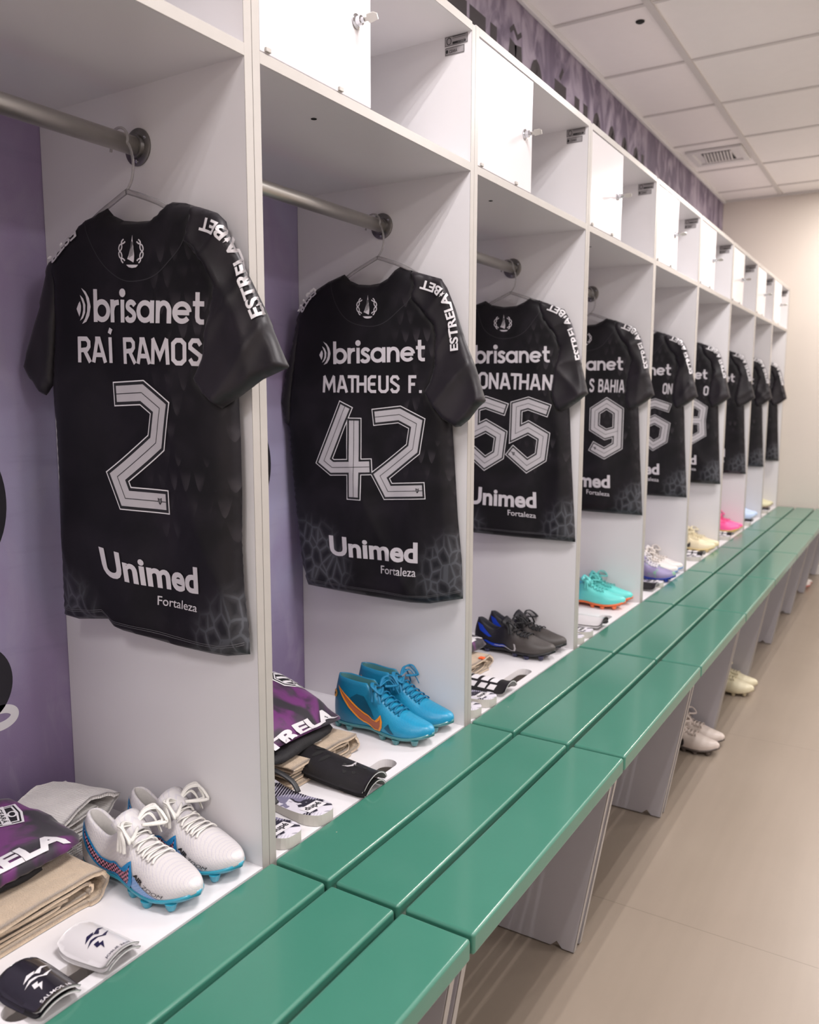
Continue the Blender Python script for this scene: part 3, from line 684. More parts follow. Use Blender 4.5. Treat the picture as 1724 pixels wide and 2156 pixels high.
def crest_parts(q):
    Q = quad(*q); ps = []
    def add(VF, ex=0): ps.append((Q(np.array(VF[0])), VF[1], 0, ex))
    sail = [(.54, 1.0), (.56, .85), (.60, .6), (.63, .35), (.62, .2), (.60, .13), (.42, .22), (.36, .24), (.42, .36), (.49, .6), (.53, .85)]
    add(polyfill(sail)); add(polyfill([(.32, .06), (.78, .06), (.70, -.02), (.55, -.04), (.42, -.02)]))
    for sg in (-1, 1):
        for k in range(4):
            a = math.radians(143-k*24) if sg < 0 else math.radians(37+k*24)
            a = math.radians(180+sg*0) if False else a
            ang = math.radians([48, 16, -16, -46][k]); cx = .5+sg*.42*math.cos(ang); cz = .48+.42*math.sin(ang)
            tx, tz = -sg*math.sin(ang), math.cos(ang); nx, nz = sg*math.cos(ang), math.sin(ang)
            ring = [(cx+tx*.105*math.cos(t)+nx*.055*math.sin(t), cz+tz*.105*math.cos(t)+nz*.055*math.sin(t)) for t in np.linspace(0, 2*PI, 15)[:-1]]
            if k in (0, 3): ring2 = [(cx+tx*.10*math.cos(t)+nx*.05*math.sin(t), cz+tz*.10*math.cos(t)+nz*.05*math.sin(t)) for t in (np.linspace(-2.0, 2.0, 9) if k == 3 else np.linspace(1.14, 5.14, 9))]; add(band(ring2, .045))
            else: add(band(ring, .04, closed=True))
    for k in range(5):
        x = .43+.035*k; V, F = band([(x, .27+.02*k), (x+.04, .42+.05*k), (.545, .80)], .012); ps.append((Q(np.array(V)), F, 1, .0003))
    return ps
def icon_parts(q):
    Q = quad(*q); ps = []
    for pts in ([(.30, 1.0), (.62, .90), (.86, .72), (.98, .48), (.88, .22), (.66, .04), (.36, -.03), (.58, .14), (.72, .34), (.74, .55), (.62, .78)],
                [(.20, .80), (.44, .70), (.60, .52), (.58, .30), (.42, .14), (.20, .06), (.36, .22), (.44, .38), (.42, .54)],
                [(-.05, .40), (.10, .56), (.20, .62), (.28, .48), (.26, .34), (.16, .18), (.08, .26)]):
        V, F = polyfill(pts); ps.append((Q(V), F, 0, 0))
    return ps
def tparts(s, q, bold=0, mi=0, space=1.0):
    V, F, _ = text2d(s, bold, space); return [(quad(*q)(V), F, mi, 0)]
def curvequad(q, sag):
    f = quad(*q)
    return lambda V: f(V)+np.c_[np.zeros(len(V)), -sag*4*V[:, 0]*(1-V[:, 0])]
CLOTHS = {}
def make_jersey(k, loc, rz, name_s, digits, label, geo, h=.011, seed=None, hole=True, arms=True, icon=True, names_q=None):
    g = SHIRTS[geo]; seed = seed or k
    j = empty('jersey', loc, rz); tag(j, label, 'jersey', 'black jerseys hanging in the cabinets')
    ck = (geo, seed)
    f0 = foldfn(seed, .0044 if geo == 1 else .0036); rp = np.array(g['rs'])
    def tf(u, v):
        P = np.c_[u, v]; k = np.clip(dist(P, rp)/.012, 0, 1)*inside(P, rp); return f0(u, v)*(1-k)-.009*k
    tor = Cloth(g['torso'], .021, .035, tf, smooth=False)
    tor.build('jersey_body', M['jersey'], j, h, PV, back=.75)
    D = tor.depth
    lo = min(p[1] for p in g['rs']); hi = max(p[1] for p in g['rs'])
    rs = Cloth(g['rs'], .012, .014, lambda u, v: sleevefold(seed)(u, v)+.016*np.clip((hi-.10-v)/(hi-lo-.1), 0, 1), base=.016, smooth=False)
    rso = rs.build('sleeve', M['sleeve'], j, h*.72, PV, back=1.0)
    ls = Cloth(g['ls'], .014, .02, sleevefold(seed+5, .002), base=.002, smooth=False)
    lso = ls.build('sleeve', M['sleeve'], j, h*.9, PV, back=.8)
    # collar seam, raglan seam, hem stitching
    cpt = catmull(g['collar'], 5)
    decal('collar_seam', [(*band(cpt, .0016), 0, 0)], lambda P: np.maximum(D(P), 0), [mat('seam_thread', (.02, .019, .022), .6) if 'seam' not in M else M['seam']], j, eps=.0008)
    if geo < 3 or k == 3:
        t = np.array(g['torso']); bot = [tuple(p) for p in t if p[1] < t[:, 1].min()+.11 and True]
        bot = sorted(bot, key=lambda p: p[0])
        bot = [p for p in bot if p[1] < np.interp(p[0], [bot[0][0], bot[-1][0]], [-.69, -.70])]
        if len(bot) > 2:
            for o_ in (.018, .0215): decal('hem_stitch', [(*band([(a+(.004 if q_ == 0 else -.004 if q_ == len(bot)-1 else 0), b+o_) for q_, (a, b) in enumerate(bot)], .0007), 0, 0)], D, [M['stitch']], j, eps=.0010)
    pr = [(quad(*g['bris'])(V), F, 0, 0) for V, F in stroked('brisanet', GEO, .162, .085)] + (icon_parts(g['icon']) if icon else [])
    decal('sponsor_print', pr, D, [M['print']], j, eps=.0016)
    if name_s:
        decal('name_print', [(quad(*(names_q or g['name']))(V), F, 0, 0) for V, F in stroked(name_s, ANG, .175, .25)], D, [M['print']], j, eps=.0016)
    paths = []
    if digits is None: paths = g['n']
    else: paths = digits
    if paths: decal('number_print', number_parts(paths, .0265 if geo != 3 else .027, .0405), D, [M['numline'], M['numblk'], M['numfill']], j, eps=.0014)
    V, F, _ = text2d('Unimed', .032); um = curvequad(g['uni'], .006 if geo == 1 else .002)(V)
    V2, F2, _ = text2d('Fortaleza', .006); fo = quad(*g['fort'])(V2)
    decal('sponsor_print', [(um, F, 0, 0), (fo, F2, 0, 0)], D, [M['print']], j, eps=.0016)
    decal('crest_print', crest_parts(g['crest']), D, [M['print'], M['numblk']], j, eps=.0016)
    V, F, _ = text2d('ESTRELA★BET' if False else 'ESTRELA BET', .03, 1.0)
    sx = [(a-.005*(1 if b < -.08 else .3), b-.003) for a, b in g['stx']]; st = along(sx, .021)(V)
    star = [(a*.5+.0, b) for a, b in ()]
    p5 = [(.683+.022*math.sin(2*PI*q/10)*(1 if q % 2 == 0 else .45), .5+.42*math.cos(2*PI*q/10)*(1 if q % 2 == 0 else .45)) for q in range(10)]
    sv = along(sx, .021)(np.array(p5))
    o = decal('sleeve_print', [(st, F, 0, 0), (sv, [tuple(range(10))], 0, 0)], rs.depth, [M['wprint']], rso, eps=.0030, h=.004)
    V, F, _ = text2d('ESTR', .03, 1.0); stl = along(g['stl'], .020)(V)
    decal('sleeve_print', [(stl, F, 0, 0)], lambda P: np.maximum(ls.depth(P), D(P)), [M['wprint']], lso, eps=.002, h=.008)
    # raglan seam on the right sleeve
    decal('raglan_seam', [(*band(catmull(g['seam'], 4), .0016), 0, 0)], lambda P: np.maximum(rs.depth(P), D(P)), [M['numblk']], j, eps=.001)
    return j
M['stitch'] = mat('hem_stitching', (.16, .155, .17), .7)
M['seam'] = mat('seam_thread', (.022, .021, .025), .6)
def hanger(loc, rz, label):
    """clear hanger; origin where its arms meet, rail centre above"""
    o = empty('clothes_hanger', loc, rz); tag(o, label, 'clothes hanger', 'clear plastic hangers on the rails')
    dx = -.012; cz = .0808; r = .0190
    hook = [(-.0005, 0, 0), (.013, 0, .018), (.017, 0, .045), (.011, 0, .068)]
    arc = [(dx+r*math.cos(a), 0, cz+r*math.sin(a)) for a in np.radians(np.linspace(-20, 200, 14))]
    tip = [(dx-r-.001, 0, cz-.016)]
    tubes_obj('hook', [catmull(hook+arc+tip, 4)], .0022, M['plastic'], o, n=10)
    L = [(-.0, 0, 0), (-.03, 0, -.013), (-.075, 0, -.034), (-.14, 0, -.075)]; Rr = [(0, 0, 0), (.03, 0, -.010), (.08, 0, -.030), (.15, 0, -.072)]
    for side in (L, Rr): tubes_obj('arm', [catmull(side, 6)], .0030, M['plastic'], o, n=8, flat=1.5)
    return o
# (cabinet joint index, geometry, name, digits, rotation, label)
q3 = SHIRTS[3]['name']
def right_name(n_vis, total=8):
    BL, BR, TR, TL = map(np.array, q3); f = 1-n_vis/total
    return (tuple(BL+(BR-BL)*f), tuple(BR), tuple(TR), tuple(TL+(TR-TL)*f))
left5 = [[(a-.1405, b+.003) for a, b in DIG['5'][0]]]
JERS = [(1, 1, 'RAÍ RAMOS', None, .0997, 'black football jersey with a single large number 2 printed on its back'),
        (2, 2, 'MATHEUS F.', None, .0997, 'black football jersey with number 42 printed on its back'),
        (3, 3, 'JONATHAN', left5+DIG['5'], .0997, 'black football jersey with number 55 printed on its back'),
        (4, 3, 'S BAHIA', DIG['9'], .07, 'black football jersey showing a 9 and the word BAHIA'),
        (5, 3, 'ON', DIG['5'], .05, 'black football jersey showing a 5 under the letters ON, fifth in the row'),
        (6, 3, 'O', DIG['8'], .05, 'black football jersey showing an 8 under the letter O, sixth in the row'),
        (7, 3, '', [], .05, 'black football jersey third from the far wall, above the pink boots'),
        (8, 3, '', [], .05, 'black football jersey second from the far wall'),
        (9, 3, '', [], .05, 'black football jersey nearest the far wall')]
for (ji, geo, nm, dg, rz, lb) in JERS:
    y0 = YD[ji]-.017-.036-.0025
    dg2 = dg if dg is not None else None
    if ji in (4, 5, 6): nq = right_name(len(nm), 14)
    else: nq = None
    make_jersey(ji, (-.225, y0, 1.608), rz, nm, dg2, lb, geo, h=.009 if ji < 4 else .016, seed=ji, icon=True, names_q=nq)
    hanger((-.225, y0, 1.608), rz*0+.06, 'clear plastic hanger carrying the '+['number 2 jersey', 'number 42 jersey', 'number 55 jersey', 'number 9 jersey', 'fifth jersey in the row', 'sixth jersey in the row', 'jersey above the pink boots', 'second jersey from the far wall', 'jersey nearest the far wall'][ji-1])

# ------------------------------------------------------------------ football boots
def tab(xs, ys):
    return lambda s: np.interp(s, xs, ys)
def smooth_tab(xs, ys):
    P = catmull(list(zip(xs, ys)), 6); X = [p[0] for p in P]; Yv = [p[1] for p in P]
    return lambda s: np.interp(s, X, Yv)
class Shoe:
    def __init__(s, L=.27, heel=.085, ankle=.062, tong=.098, width=1.0, mid=False):
        s.L = L; s.stud = .0095; s.plate = .006
        s.w = smooth_tab([0, .015, .04, .1, .2, .32, .45, .6, .72, .82, .9, .96, .99, 1], [x*width for x in [.003, .012, .020, .028, .032, .031, .033, .041, .044, .040, .031, .0195, .010, .002]])
        s.h = smooth_tab([0, .1, .3, .42, .5, .6, .7, .8, .9, .96, 1], [heel, heel, tong, tong*.97, tong*.80, tong*.64, .050, .040, .029, .021, .009])
        s.rim = smooth_tab([0, .05, .15, .28, .38, .5, 1], [heel, heel*.98, (heel+ankle)/2, ankle, (ankle+tong)/2, tong, tong])
        s.lean = .55 if not mid else .62
        s.mid = mid
    def zb(s, t): return s.stud+s.plate+.016*max(0, (t-.72)/.28)**2+(.004*math.exp(-((t-.42)/.12)**2))
    def open(s, t):
        o = max(0, min(1, (.43-t)/.07)); return o*o*(3-2*o)
    def pt(s, t, k, off=0.0):
        """t along the boot, k -1..1 across from left sole edge over the top to the right"""
        w = float(s.w(t)); h = float(s.h(t)); z0 = s.zb(t); sg = -1 if k < 0 else 1; a = abs(k)
        th = (a)*PI/2; e = 2/2.5
        yd = w*sg*math.sin(th)**e; zd = z0+h*max(0, math.cos(th))**e
        tuck = 1-.10*math.exp(-((zd-z0)/.010)); yd *= tuck
        hr = float(s.rim(t)); wr = w*(s.lean+.12*max(0, 1-t/.2)); zi = z0+.010
        if a >= .45:
            q = (1-a)/.55; y = (w+(wr-w)*q**1.7)*(1-.10*math.exp(-q*hr/.010)); z = z0+hr*q
            bul = .10*w*math.sin(PI*q)*.6; y += bul*(1 if t > .02 else .3)
        elif a >= .38: q = (a-.38)/.07; y = (wr-.006)+(.006)*q; z = z0+hr+.0015*math.sin(PI*q)
        elif a >= .28: q = (a-.28)/.10; y = (wr-.009)+.003*q; z = zi+(hr-(zi-z0))*q
        else: y = (wr-.009)*a/.28; z = zi
        y *= sg; o = s.open(t)
        x = t*s.L
        # heel bulge: lower heel sits back
        P = np.array([x, yd*(1-o)+y*o, zd*(1-o)+z*o])
        if t < .16 and o > .5:
            hh = (P[2]-z0)/max(hr, .01); P[0] += (.010*hh-.006*math.sin(PI*min(1, hh)))*(1-t/.16)*(1 if a > .4 else 1.0)
            if a < .38: P[0] += .006*(1-t/.16)
        return P
    def spt(s, t, k, off=.001):
        p = s.pt(t, k); e = 1e-3; a = s.pt(min(1, t+.01), k)-s.pt(max(0, t-.01), k); b = s.pt(t, max(-1, min(1, k+.01)))-s.pt(t, max(-1, min(1, k-.01)))
        n = np.cross(b, a); n = n/(np.linalg.norm(n)+1e-9)
        if n @ (p-np.array([t*s.L, 0, s.zb(t)+.02])) < 0: n = -n
        return p+n*off
    def build(s, parent, m_up, m_in, m_sole, m_stud, m_lace, laces=True, simple=False, swoosh=None, extra=None, loops=1, tongue_m=None, seed=1, heelstud=None):
        R = random.Random(seed)
        ts = np.r_[np.linspace(0, .06, 5)[:-1], np.linspace(.06, .9, 34)[:-1], np.linspace(.9, 1, 9)]
        ks = np.r_[np.linspace(-1, -.45, 13), [-.43, -.41, -.38, -.33, -.28], np.linspace(-.2, .2, 5), [.28, .33, .38, .41, .43], np.linspace(.45, 1, 13)]
        V = []; F = []; I = []
        for t in ts:
            for k in ks: V.append(s.pt(t, k))
        nk = len(ks)
        for i in range(len(ts)-1):
            for j in range(nk-1):
                F.append((i*nk+j, (i+1)*nk+j, (i+1)*nk+j+1, i*nk+j+1)); km = (ks[j]+ks[j+1])/2; I.append(1 if (abs(km) < .385 and s.open(ts[i]) > .35) else 0)
        F.append(tuple(range(nk))); I.append(0); F.append(tuple((len(ts)-1)*nk+j for j in range(nk))[::-1]); I.append(0)
        # close the underside
        for i in range(len(ts)-1): F.append((i*nk, i*nk+nk-1, (i+1)*nk+nk-1, (i+1)*nk)); I.append(0)
        mesh_obj('upper', V, F, [m_up, m_in], parent, idx=I)
        # sole plate
        V = []; F = []; st = np.linspace(0, 1, 30)
        for t in st:
            w = float(s.w(t))*.97; z = s.zb(t)
            for y, zz in ((-w, z+.003), (-w*1.02, z-.002), (-w*.86, z-s.plate), (w*.86, z-s.plate), (w*1.02, z-.002), (w, z+.003)): V.append((t*s.L*1.006-.001, y, zz))
        for i in range(29):
            for j in range(6): F.append((i*6+j, (i+1)*6+j, (i+1)*6+(j+1) % 6, i*6+(j+1) % 6))
        F += [tuple(range(6)), tuple(29*6+j for j in range(6))[::-1]]
        sole = mesh_obj('sole_plate', V, F, m_sole, parent)
        if not simple:
            for t, y in ((.56, -.029), (.56, .029), (.71, -.037), (.71, .037), (.87, -.027), (.87, .027), (.06, -.017), (.06, .017), (.20, -.024), (.20, .024)):
                z = s.zb(t)-s.plate+.002
                ms = m_stud if t > .5 else (heelstud or m_stud)
                zl = .0005-z+(.010 if t > .9 else .004 if t > .8 else 0)
                lathe('stud', [(.0001, 0), (.0105, 0), (.0080, zl*.75), (.0066, zl), (.0001, zl)][::-1], ms, sole, 10, 'Z', (t*s.L, y, z))
        # tongue
        if not s.mid:
            V = []; F = []; n = 9
            for i in range(7):
                q = i/6; t = .51-.13*q; hh = s.zb(.45)+float(s.h(.47))*(1-q)+ (s.zb(.4)+float(s.rim(.40))+.001)*q
                for j in range(n):
                    a = (j/(n-1)*2-1); V.append((t*s.L-.004*abs(a), a*(.021+.006*q), hh-.013*a*a*(1.3-.3*q)+.003))
            for i in range(6):
                for j in range(n-1): F.append((i*n+j, (i+1)*n+j, (i+1)*n+j+1, i*n+j+1))
            o = mesh_obj('tongue', V, F, tongue_m or m_up, parent); so = o.modifiers.new('s', 'SOLIDIFY'); so.thickness = .004
        if laces:
            ps = []
            for i in range(5):
                t0 = .475+.048*i; t1 = t0+.035
                for sg in (1, -1):
                    ps.append(catmull([s.spt(t0, -.30*sg, .002), s.spt((t0*.7+t1*.3), -.16*sg, .0045+.001*sg), s.spt((t0*.3+t1*.7), .14*sg, .0045+.001*sg), s.spt(t1, .28*sg, .002)], 5))
            top = s.pt(.46, 0)+np.array([0, 0, .006])
            for q in range(loops):
                for sg in (1, -1):
                    a = sg*(1.15+.35*R.random()); l = .040+.018*R.random(); c, sn = math.cos(a), math.sin(a)
                    P = [top, top+[l*.5*c-.2*l*sn*sg, l*.55*sn, .014], top+[l*c, l*sn, .006+.012*R.random()], top+[l*.75*c+.018, l*.85*sn, -.004], top+[.012, .004*sg, .001]]
                    ps.append(catmull(P, 6))
                    a = sg*(1.9-.6*R.random()); l = .045+.02*R.random()
                    ps.append(catmull([top, top+[l*.4*math.cos(a), l*.5*math.sin(a), .008], top+[l*.8*math.cos(a)+.01, min(.036, abs(l*math.sin(a)))*sg, -.010], top+[l*math.cos(a)+.014, min(.040, abs(l*1.1*math.sin(a)))*sg, -.026]], 6))
            ps = [[(p[0], max(-.040, min(.040, p[1])), max(p[2], .02)) for p in q_] for q_ in ps]
            tubes_obj('laces', ps, .0028, m_lace, parent, n=8, flat=.45)
        if swoosh:
            for (poly, m, off) in swoosh: s.side(poly, m, parent, off)
        if extra: extra(s, parent)
    def side(s, poly, m, parent, off=.0012, side=-1, name='side_stripe'):
        VF = polyfill(poly) if isinstance(poly, list) else poly
        kk = lambda q: side*(1-.55*q)
        def place(a, b, c): return tuple(s.spt(a, kk(b), off))
        return decal(name, [(*VF, 0, 0)], lambda P: np.zeros(len(P)), [m], parent, eps=0, h=.025, place=place)
SWO = [(.08, .80), (.14, .62), (.22, .42), (.32, .22), (.42, .09), (.49, .03), (.545, .06), (.565, .20), (.565, .42), (.550, .62), (.535, .42), (.505, .27), (.46, .24), (.40, .31), (.30, .45), (.20, .62)]
SWW = [(.04, .86), (.08, .66), (.16, .42), (.28, .20), (.40, .08), (.48, .03), (.555, .05), (.58, .22), (.575, .50), (.555, .82), (.530, .52), (.50, .33), (.46, .27), (.38, .34), (.26, .50), (.14, .70)]
def upper_mat(name, c1, c2, stripes=0, rough=.4, c3=None, dots=(.5, .5, .5), grad=None):
    m, t, b = nt(name); g = G(t); v, x, y, z = g.xyz()
    c = g.mix(g.noise(v, 18, 3), c1, c2)
    if grad:  # colour change along the boot, dyed into the material
        c = g.mix(g.ss(x, grad[1], grad[2]), grad[0], c)
    if stripes:
        zz = g.m('ADD', g.m('MULTIPLY', z, .8), g.m('MULTIPLY', x, .75))
        l = g.m('FRACT', g.m('MULTIPLY', zz, 1/.0042)); d = g.m('FRACT', g.m('MULTIPLY', g.m('ADD', x, y), 1/.0030))
        k = g.m('MULTIPLY', g.m('LESS_THAN', l, .28), g.m('LESS_THAN', d, .55)); c = g.mix(g.m('MULTIPLY', k, stripes), c, dots)
    if c3: c = g.mix(g.m('MULTIPLY', g.ss(g.noise(v, 25, 2), .55, .7), .6), c, c3)
    t.links.new(c, b.inputs['Base Color']); b.inputs['Roughness'].default_value = rough
    g.bump(g.noise(v, 400, 2), b, .2)
    return m
def pair(loc1, loc2, rz1, rz2, labels, group, shoe, **kw):
    a = empty('football_boot', loc1, rz1); tag(a, labels[0], 'football boot', group)
    shoe.build(a, **kw)
    b = copy_tree(a); b.location = loc2; b.rotation_euler = (0, 0, rz2); b['label'] = labels[1]
    return a, b
# white boots with blue sole
W_up = upper_mat('white_boot_knit', (.58, .555, .56), (.66, .635, .635), .32, .42, dots=(.33, .32, .50))
W_in = mat('boot_lining', (.52, .50, .48), .7, noise=.1, nscale=200); BLU = mat('cyan_plate', (.03, .30, .42), .25, coat=.4)
BLU2 = mat('blue_edge', (.01, .22, .50), .35); REDS = mat('coral_stud', (.75, .13, .09), .35); LACEW = mat('white_lace', (.76, .74, .70), .7, bump=.3, bscale=500)
def pinkblack():
    m, t, b = nt('pink_black_print'); g = G(t); v, x, y, z = g.xyz()
    k = g.m('SINE', g.m('ADD', g.m('MULTIPLY', z, 900), g.m('MULTIPLY', g.m('SINE', g.m('MULTIPLY', x, 700)), 2.2)))
    t.links.new(g.mix(g.m('GREATER_THAN', k, .1), (.012, .01, .02), (.75, .30, .42)), b.inputs['Base Color']); b.inputs['Roughness'].default_value = .35
    return m
PKB = pinkblack(); ZB = upper_mat('blue_mesh', (.10, .24, .55), (.22, .38, .66), .6, .4, dots=(.6, .65, .8))
def white_extra(s, p):
    s.side([(.575, .10), (.60, .50), (.68, .30), (.80, .08), (.83, .02), (.70, .01), (.60, .02)], ZB, p, .0010, name='blue_panel')
    V, F, _ = text2d('ZOOM', .0); q = quad((.69, .30), (.83, .12), (.845, .25), (.705, .44))(V); s.side((q, F), M['blk'], p, .0016, name='boot_print')
    V, F, _ = text2d('AIR', .05); q = quad((.60, .50), (.685, .34), (.70, .50), (.615, .66))(V); s.side((q, F), M['blk'], p, .0016, name='boot_print')
    s.side((band(SWW, .035, closed=True)), BLU2, p, .0020, name='blue_outline')
sh = Shoe(.266, .080, .056, .084)
pair((-.268, .8425, BASE), (-.268, .9355, BASE), .0, .0, ['white football boot with blue sole and loose white laces, nearer the camera', 'white football boot with blue sole standing against the cabinet side, further from the camera'],
     'pair of white football boots', sh, m_up=W_up, m_in=W_in, m_sole=BLU, m_stud=BLU, m_lace=LACEW, swoosh=[(SWW, PKB, .0013)], extra=white_extra, loops=3, seed=3, heelstud=REDS)
# blue mid-cut boots
B_up = upper_mat('blue_boot_knit', (.008, .22, .42), (.02, .33, .52), .25, .34, dots=(.02, .15, .30), grad=((.003, .145, .27), .02, .20))
B_in = mat('teal_lining', (.03, .13, .14), .7); B_sole = mat('teal_plate', (.06, .22, .24), .25, coat=.4); LACEB = mat('blue_lace', (.004, .17, .33), .6)
ORG = mat('orange_print', (.85, .30, .03), .35); RST = mat('rust_stripe', (.42, .12, .06), .45); NAVY = mat('deep_teal_panel', (.003, .075, .14), .4); YEL = mat('yellow_button', (.85, .42, .03), .4)
def blue_extra(s, p):
    s.side([(.20, .60), (.28, .75), (.36, .72), (.44, .50), (.48, .32), (.43, .30), (.34, .40)], NAVY, p, .0010, name='dark_panel')
    s.side((band(SWO, .022, closed=True)), ORG, p, .0020, name='orange_outline')
    s.side([(.045+.028*math.cos(a), .62+.085*math.sin(a)) for a in np.linspace(0, 2*PI, 17)[:-1]], YEL, p, .0022, name='heel_button')
    s.side([(.045+.010*math.cos(a), .62+.03*math.sin(a)) for a in np.linspace(0, 2*PI, 9)[:-1]], M['blk'], p, .0028, name='heel_button')
    s.side([(.60, .22), (.64, .50), (.66, .30), (.70, .12), (.66, .10)], NAVY, p, .0010, name='dark_panel')
sb = Shoe(.275, .112, .104, .100, mid=True)
pair((-.278, 1.568, BASE), (-.278, 1.6605, BASE), .0, .0, ['sky blue ankle football boot with orange side mark, nearer the camera', 'sky blue ankle football boot against the cabinet side, further from the camera'],
     'pair of sky blue football boots', sb, m_up=B_up, m_in=B_in, m_sole=B_sole, m_stud=B_sole, m_lace=LACEB, swoosh=[(SWO, RST, .0013)], extra=blue_extra, loops=2, seed=5)
# black and blue boots
K_up = upper_mat('charcoal_boot_knit', (.045, .038, .036), (.075, .065, .060), .4, .5, dots=(.02, .018, .018), grad=((.008, .008, .014), .10, .17))
K_in = mat('black_lining', (.01, .01, .02), .7); RBL = mat('royal_blue', (.005, .04, .42), .35); SLV = mat('silver_line', (.45, .43, .44), .35)
def blk_extra(s, p):
    s.side([(.04, .88), (.12, .90), (.26, .62), (.22, .56), (.10, .66)], RBL, p, .0012, name='blue_collar_patch')
    s.side([(.16, .34), (.20, .38), (.34, .24), (.46, .10), (.42, .06), (.30, .12)], RBL, p, .0022, name='blue_swoosh')
    s.side((band([(.30, .22), (.42, .10), (.52, .03), (.565, .06), (.575, .20), (.56, .45)], .022)), SLV, p, .0024, name='silver_outline')
sk = Shoe(.272, .084, .056, .080)
pair((-.278, 2.312, BASE), (-.278, 2.4045, BASE), .0, .0, ['black and blue football boot with silver side mark, nearer the camera', 'black football boot with grey toe against the cabinet side, further from the camera'],
     'pair of black football boots', sk, m_up=K_up, m_in=K_in, m_sole=M['blk'], m_stud=mat('navy_stud', (.02, .02, .06), .3), m_lace=mat('black_lace', (.015, .015, .018), .6), extra=blk_extra, loops=2, seed=8)
def simple_pair(ji, cols, labels, group, dx=0, dy=0, heel=.08, rz=.03, z=BASE, lace=None, stripe=None, sole=None, x0=-.285, ypair=None, s_in=(.3, .3, .3)):
    up = upper_mat('boot_upper', cols[0], cols[1], .15, .4, dots=tuple(c*.6 for c in cols[0]), grad=(cols[2], .02, .14) if len(cols) > 2 else None)
    y = (YD[ji]-.158 if ypair is None else ypair)+dy; rz = 0
    return pair((x0+dx, y, z), (x0+dx, y+(.0925 if ypair is None else .0905), z), rz, -rz, labels, group, Shoe(.27, heel, .055, .083), m_up=up, m_in=mat('boot_lining', s_in, .7), m_sole=mat('boot_plate', sole or cols[0], .3), m_stud=mat('boot_stud', sole or cols[0], .3),
                m_lace=mat('boot_lace', lace or cols[1], .6), swoosh=[(SWO, mat('side_mark', stripe, .4), .0015)] if stripe else None, loops=2, seed=ji*7)
simple_pair(4, [(.10, .55, .52), (.16, .66, .60), (.0, .22, .45)], ['turquoise football boot with orange sole, nearer the camera', 'turquoise football boot with orange sole, against the cabinet side'], 'pair of turquoise football boots', sole=(.75, .16, .05), lace=(.12, .55, .52))
simple_pair(5, [(.66, .62, .60), (.72, .68, .66)], ['white football boot with pale blue sole in the fifth cabinet, nearer the camera', 'white football boot in the fifth cabinet, against the cabinet side'], 'pair of white and blue football boots', sole=(.18, .33, .62), lace=(.66, .6, .55), dx=.02)
simple_pair(6, [(.74, .64, .42), (.78, .70, .50)], ['cream football boot with black side line in the sixth cabinet, nearer the camera', 'cream football boot in the sixth cabinet, against the cabinet side'], 'pair of cream football boots', sole=(.72, .58, .30), stripe=(.05, .045, .04), dx=.03)
simple_pair(7, [(.90, .08, .30), (.95, .14, .38)], ['bright pink football boot, nearer the camera', 'bright pink football boot against the cabinet side'], 'pair of pink football boots', sole=(.60, .45, .15), dx=.02)
simple_pair(8, [(.45, .58, .80), (.52, .64, .84), (.03, .12, .50)], ['pale blue football boot with dark blue heel, nearer the camera', 'pale blue football boot with dark blue heel, against the cabinet side'], 'pair of pale blue football boots', sole=(.45, .55, .70), dx=.0)
simple_pair(9, [(.60, .58, .36), (.66, .64, .44)], ['pale yellow football boot in the last cabinet, nearer the camera', 'pale yellow football boot in the last cabinet, by the far wall'], 'pair of pale yellow football boots', sole=(.25, .18, .12), dx=-.0)
# boots on the floor under the bench
simple_pair(3, [(.55, .47, .42), (.60, .52, .47)], ['beige boot with black patch on the floor under the bench, nearer the camera', 'beige boot on the floor under the bench, further from the camera'], 'pair of beige boots under the bench', x0=.085, ypair=3.02, z=.0, sole=(.10, .08, .07), stripe=(.03, .025, .025))
simple_pair(4, [(.66, .60, .42), (.70, .64, .46)], ['cream boot with black line on the floor under the bench, nearer the camera', 'cream boot on the floor under the bench, further from the camera'], 'pair of cream boots under the bench', x0=.085, ypair=3.734, z=.0, sole=(.45, .38, .25), stripe=(.03, .03, .03))
simple_pair(7, [(.60, .55, .52), (.64, .58, .55)], ['far pale boot with red sole on the floor under the bench, nearer the camera', 'far pale boot on the floor under the bench, beside its pair'], 'pair of pale boots far under the bench', x0=.05, ypair=6.16, z=.0, sole=(.5, .08, .06))

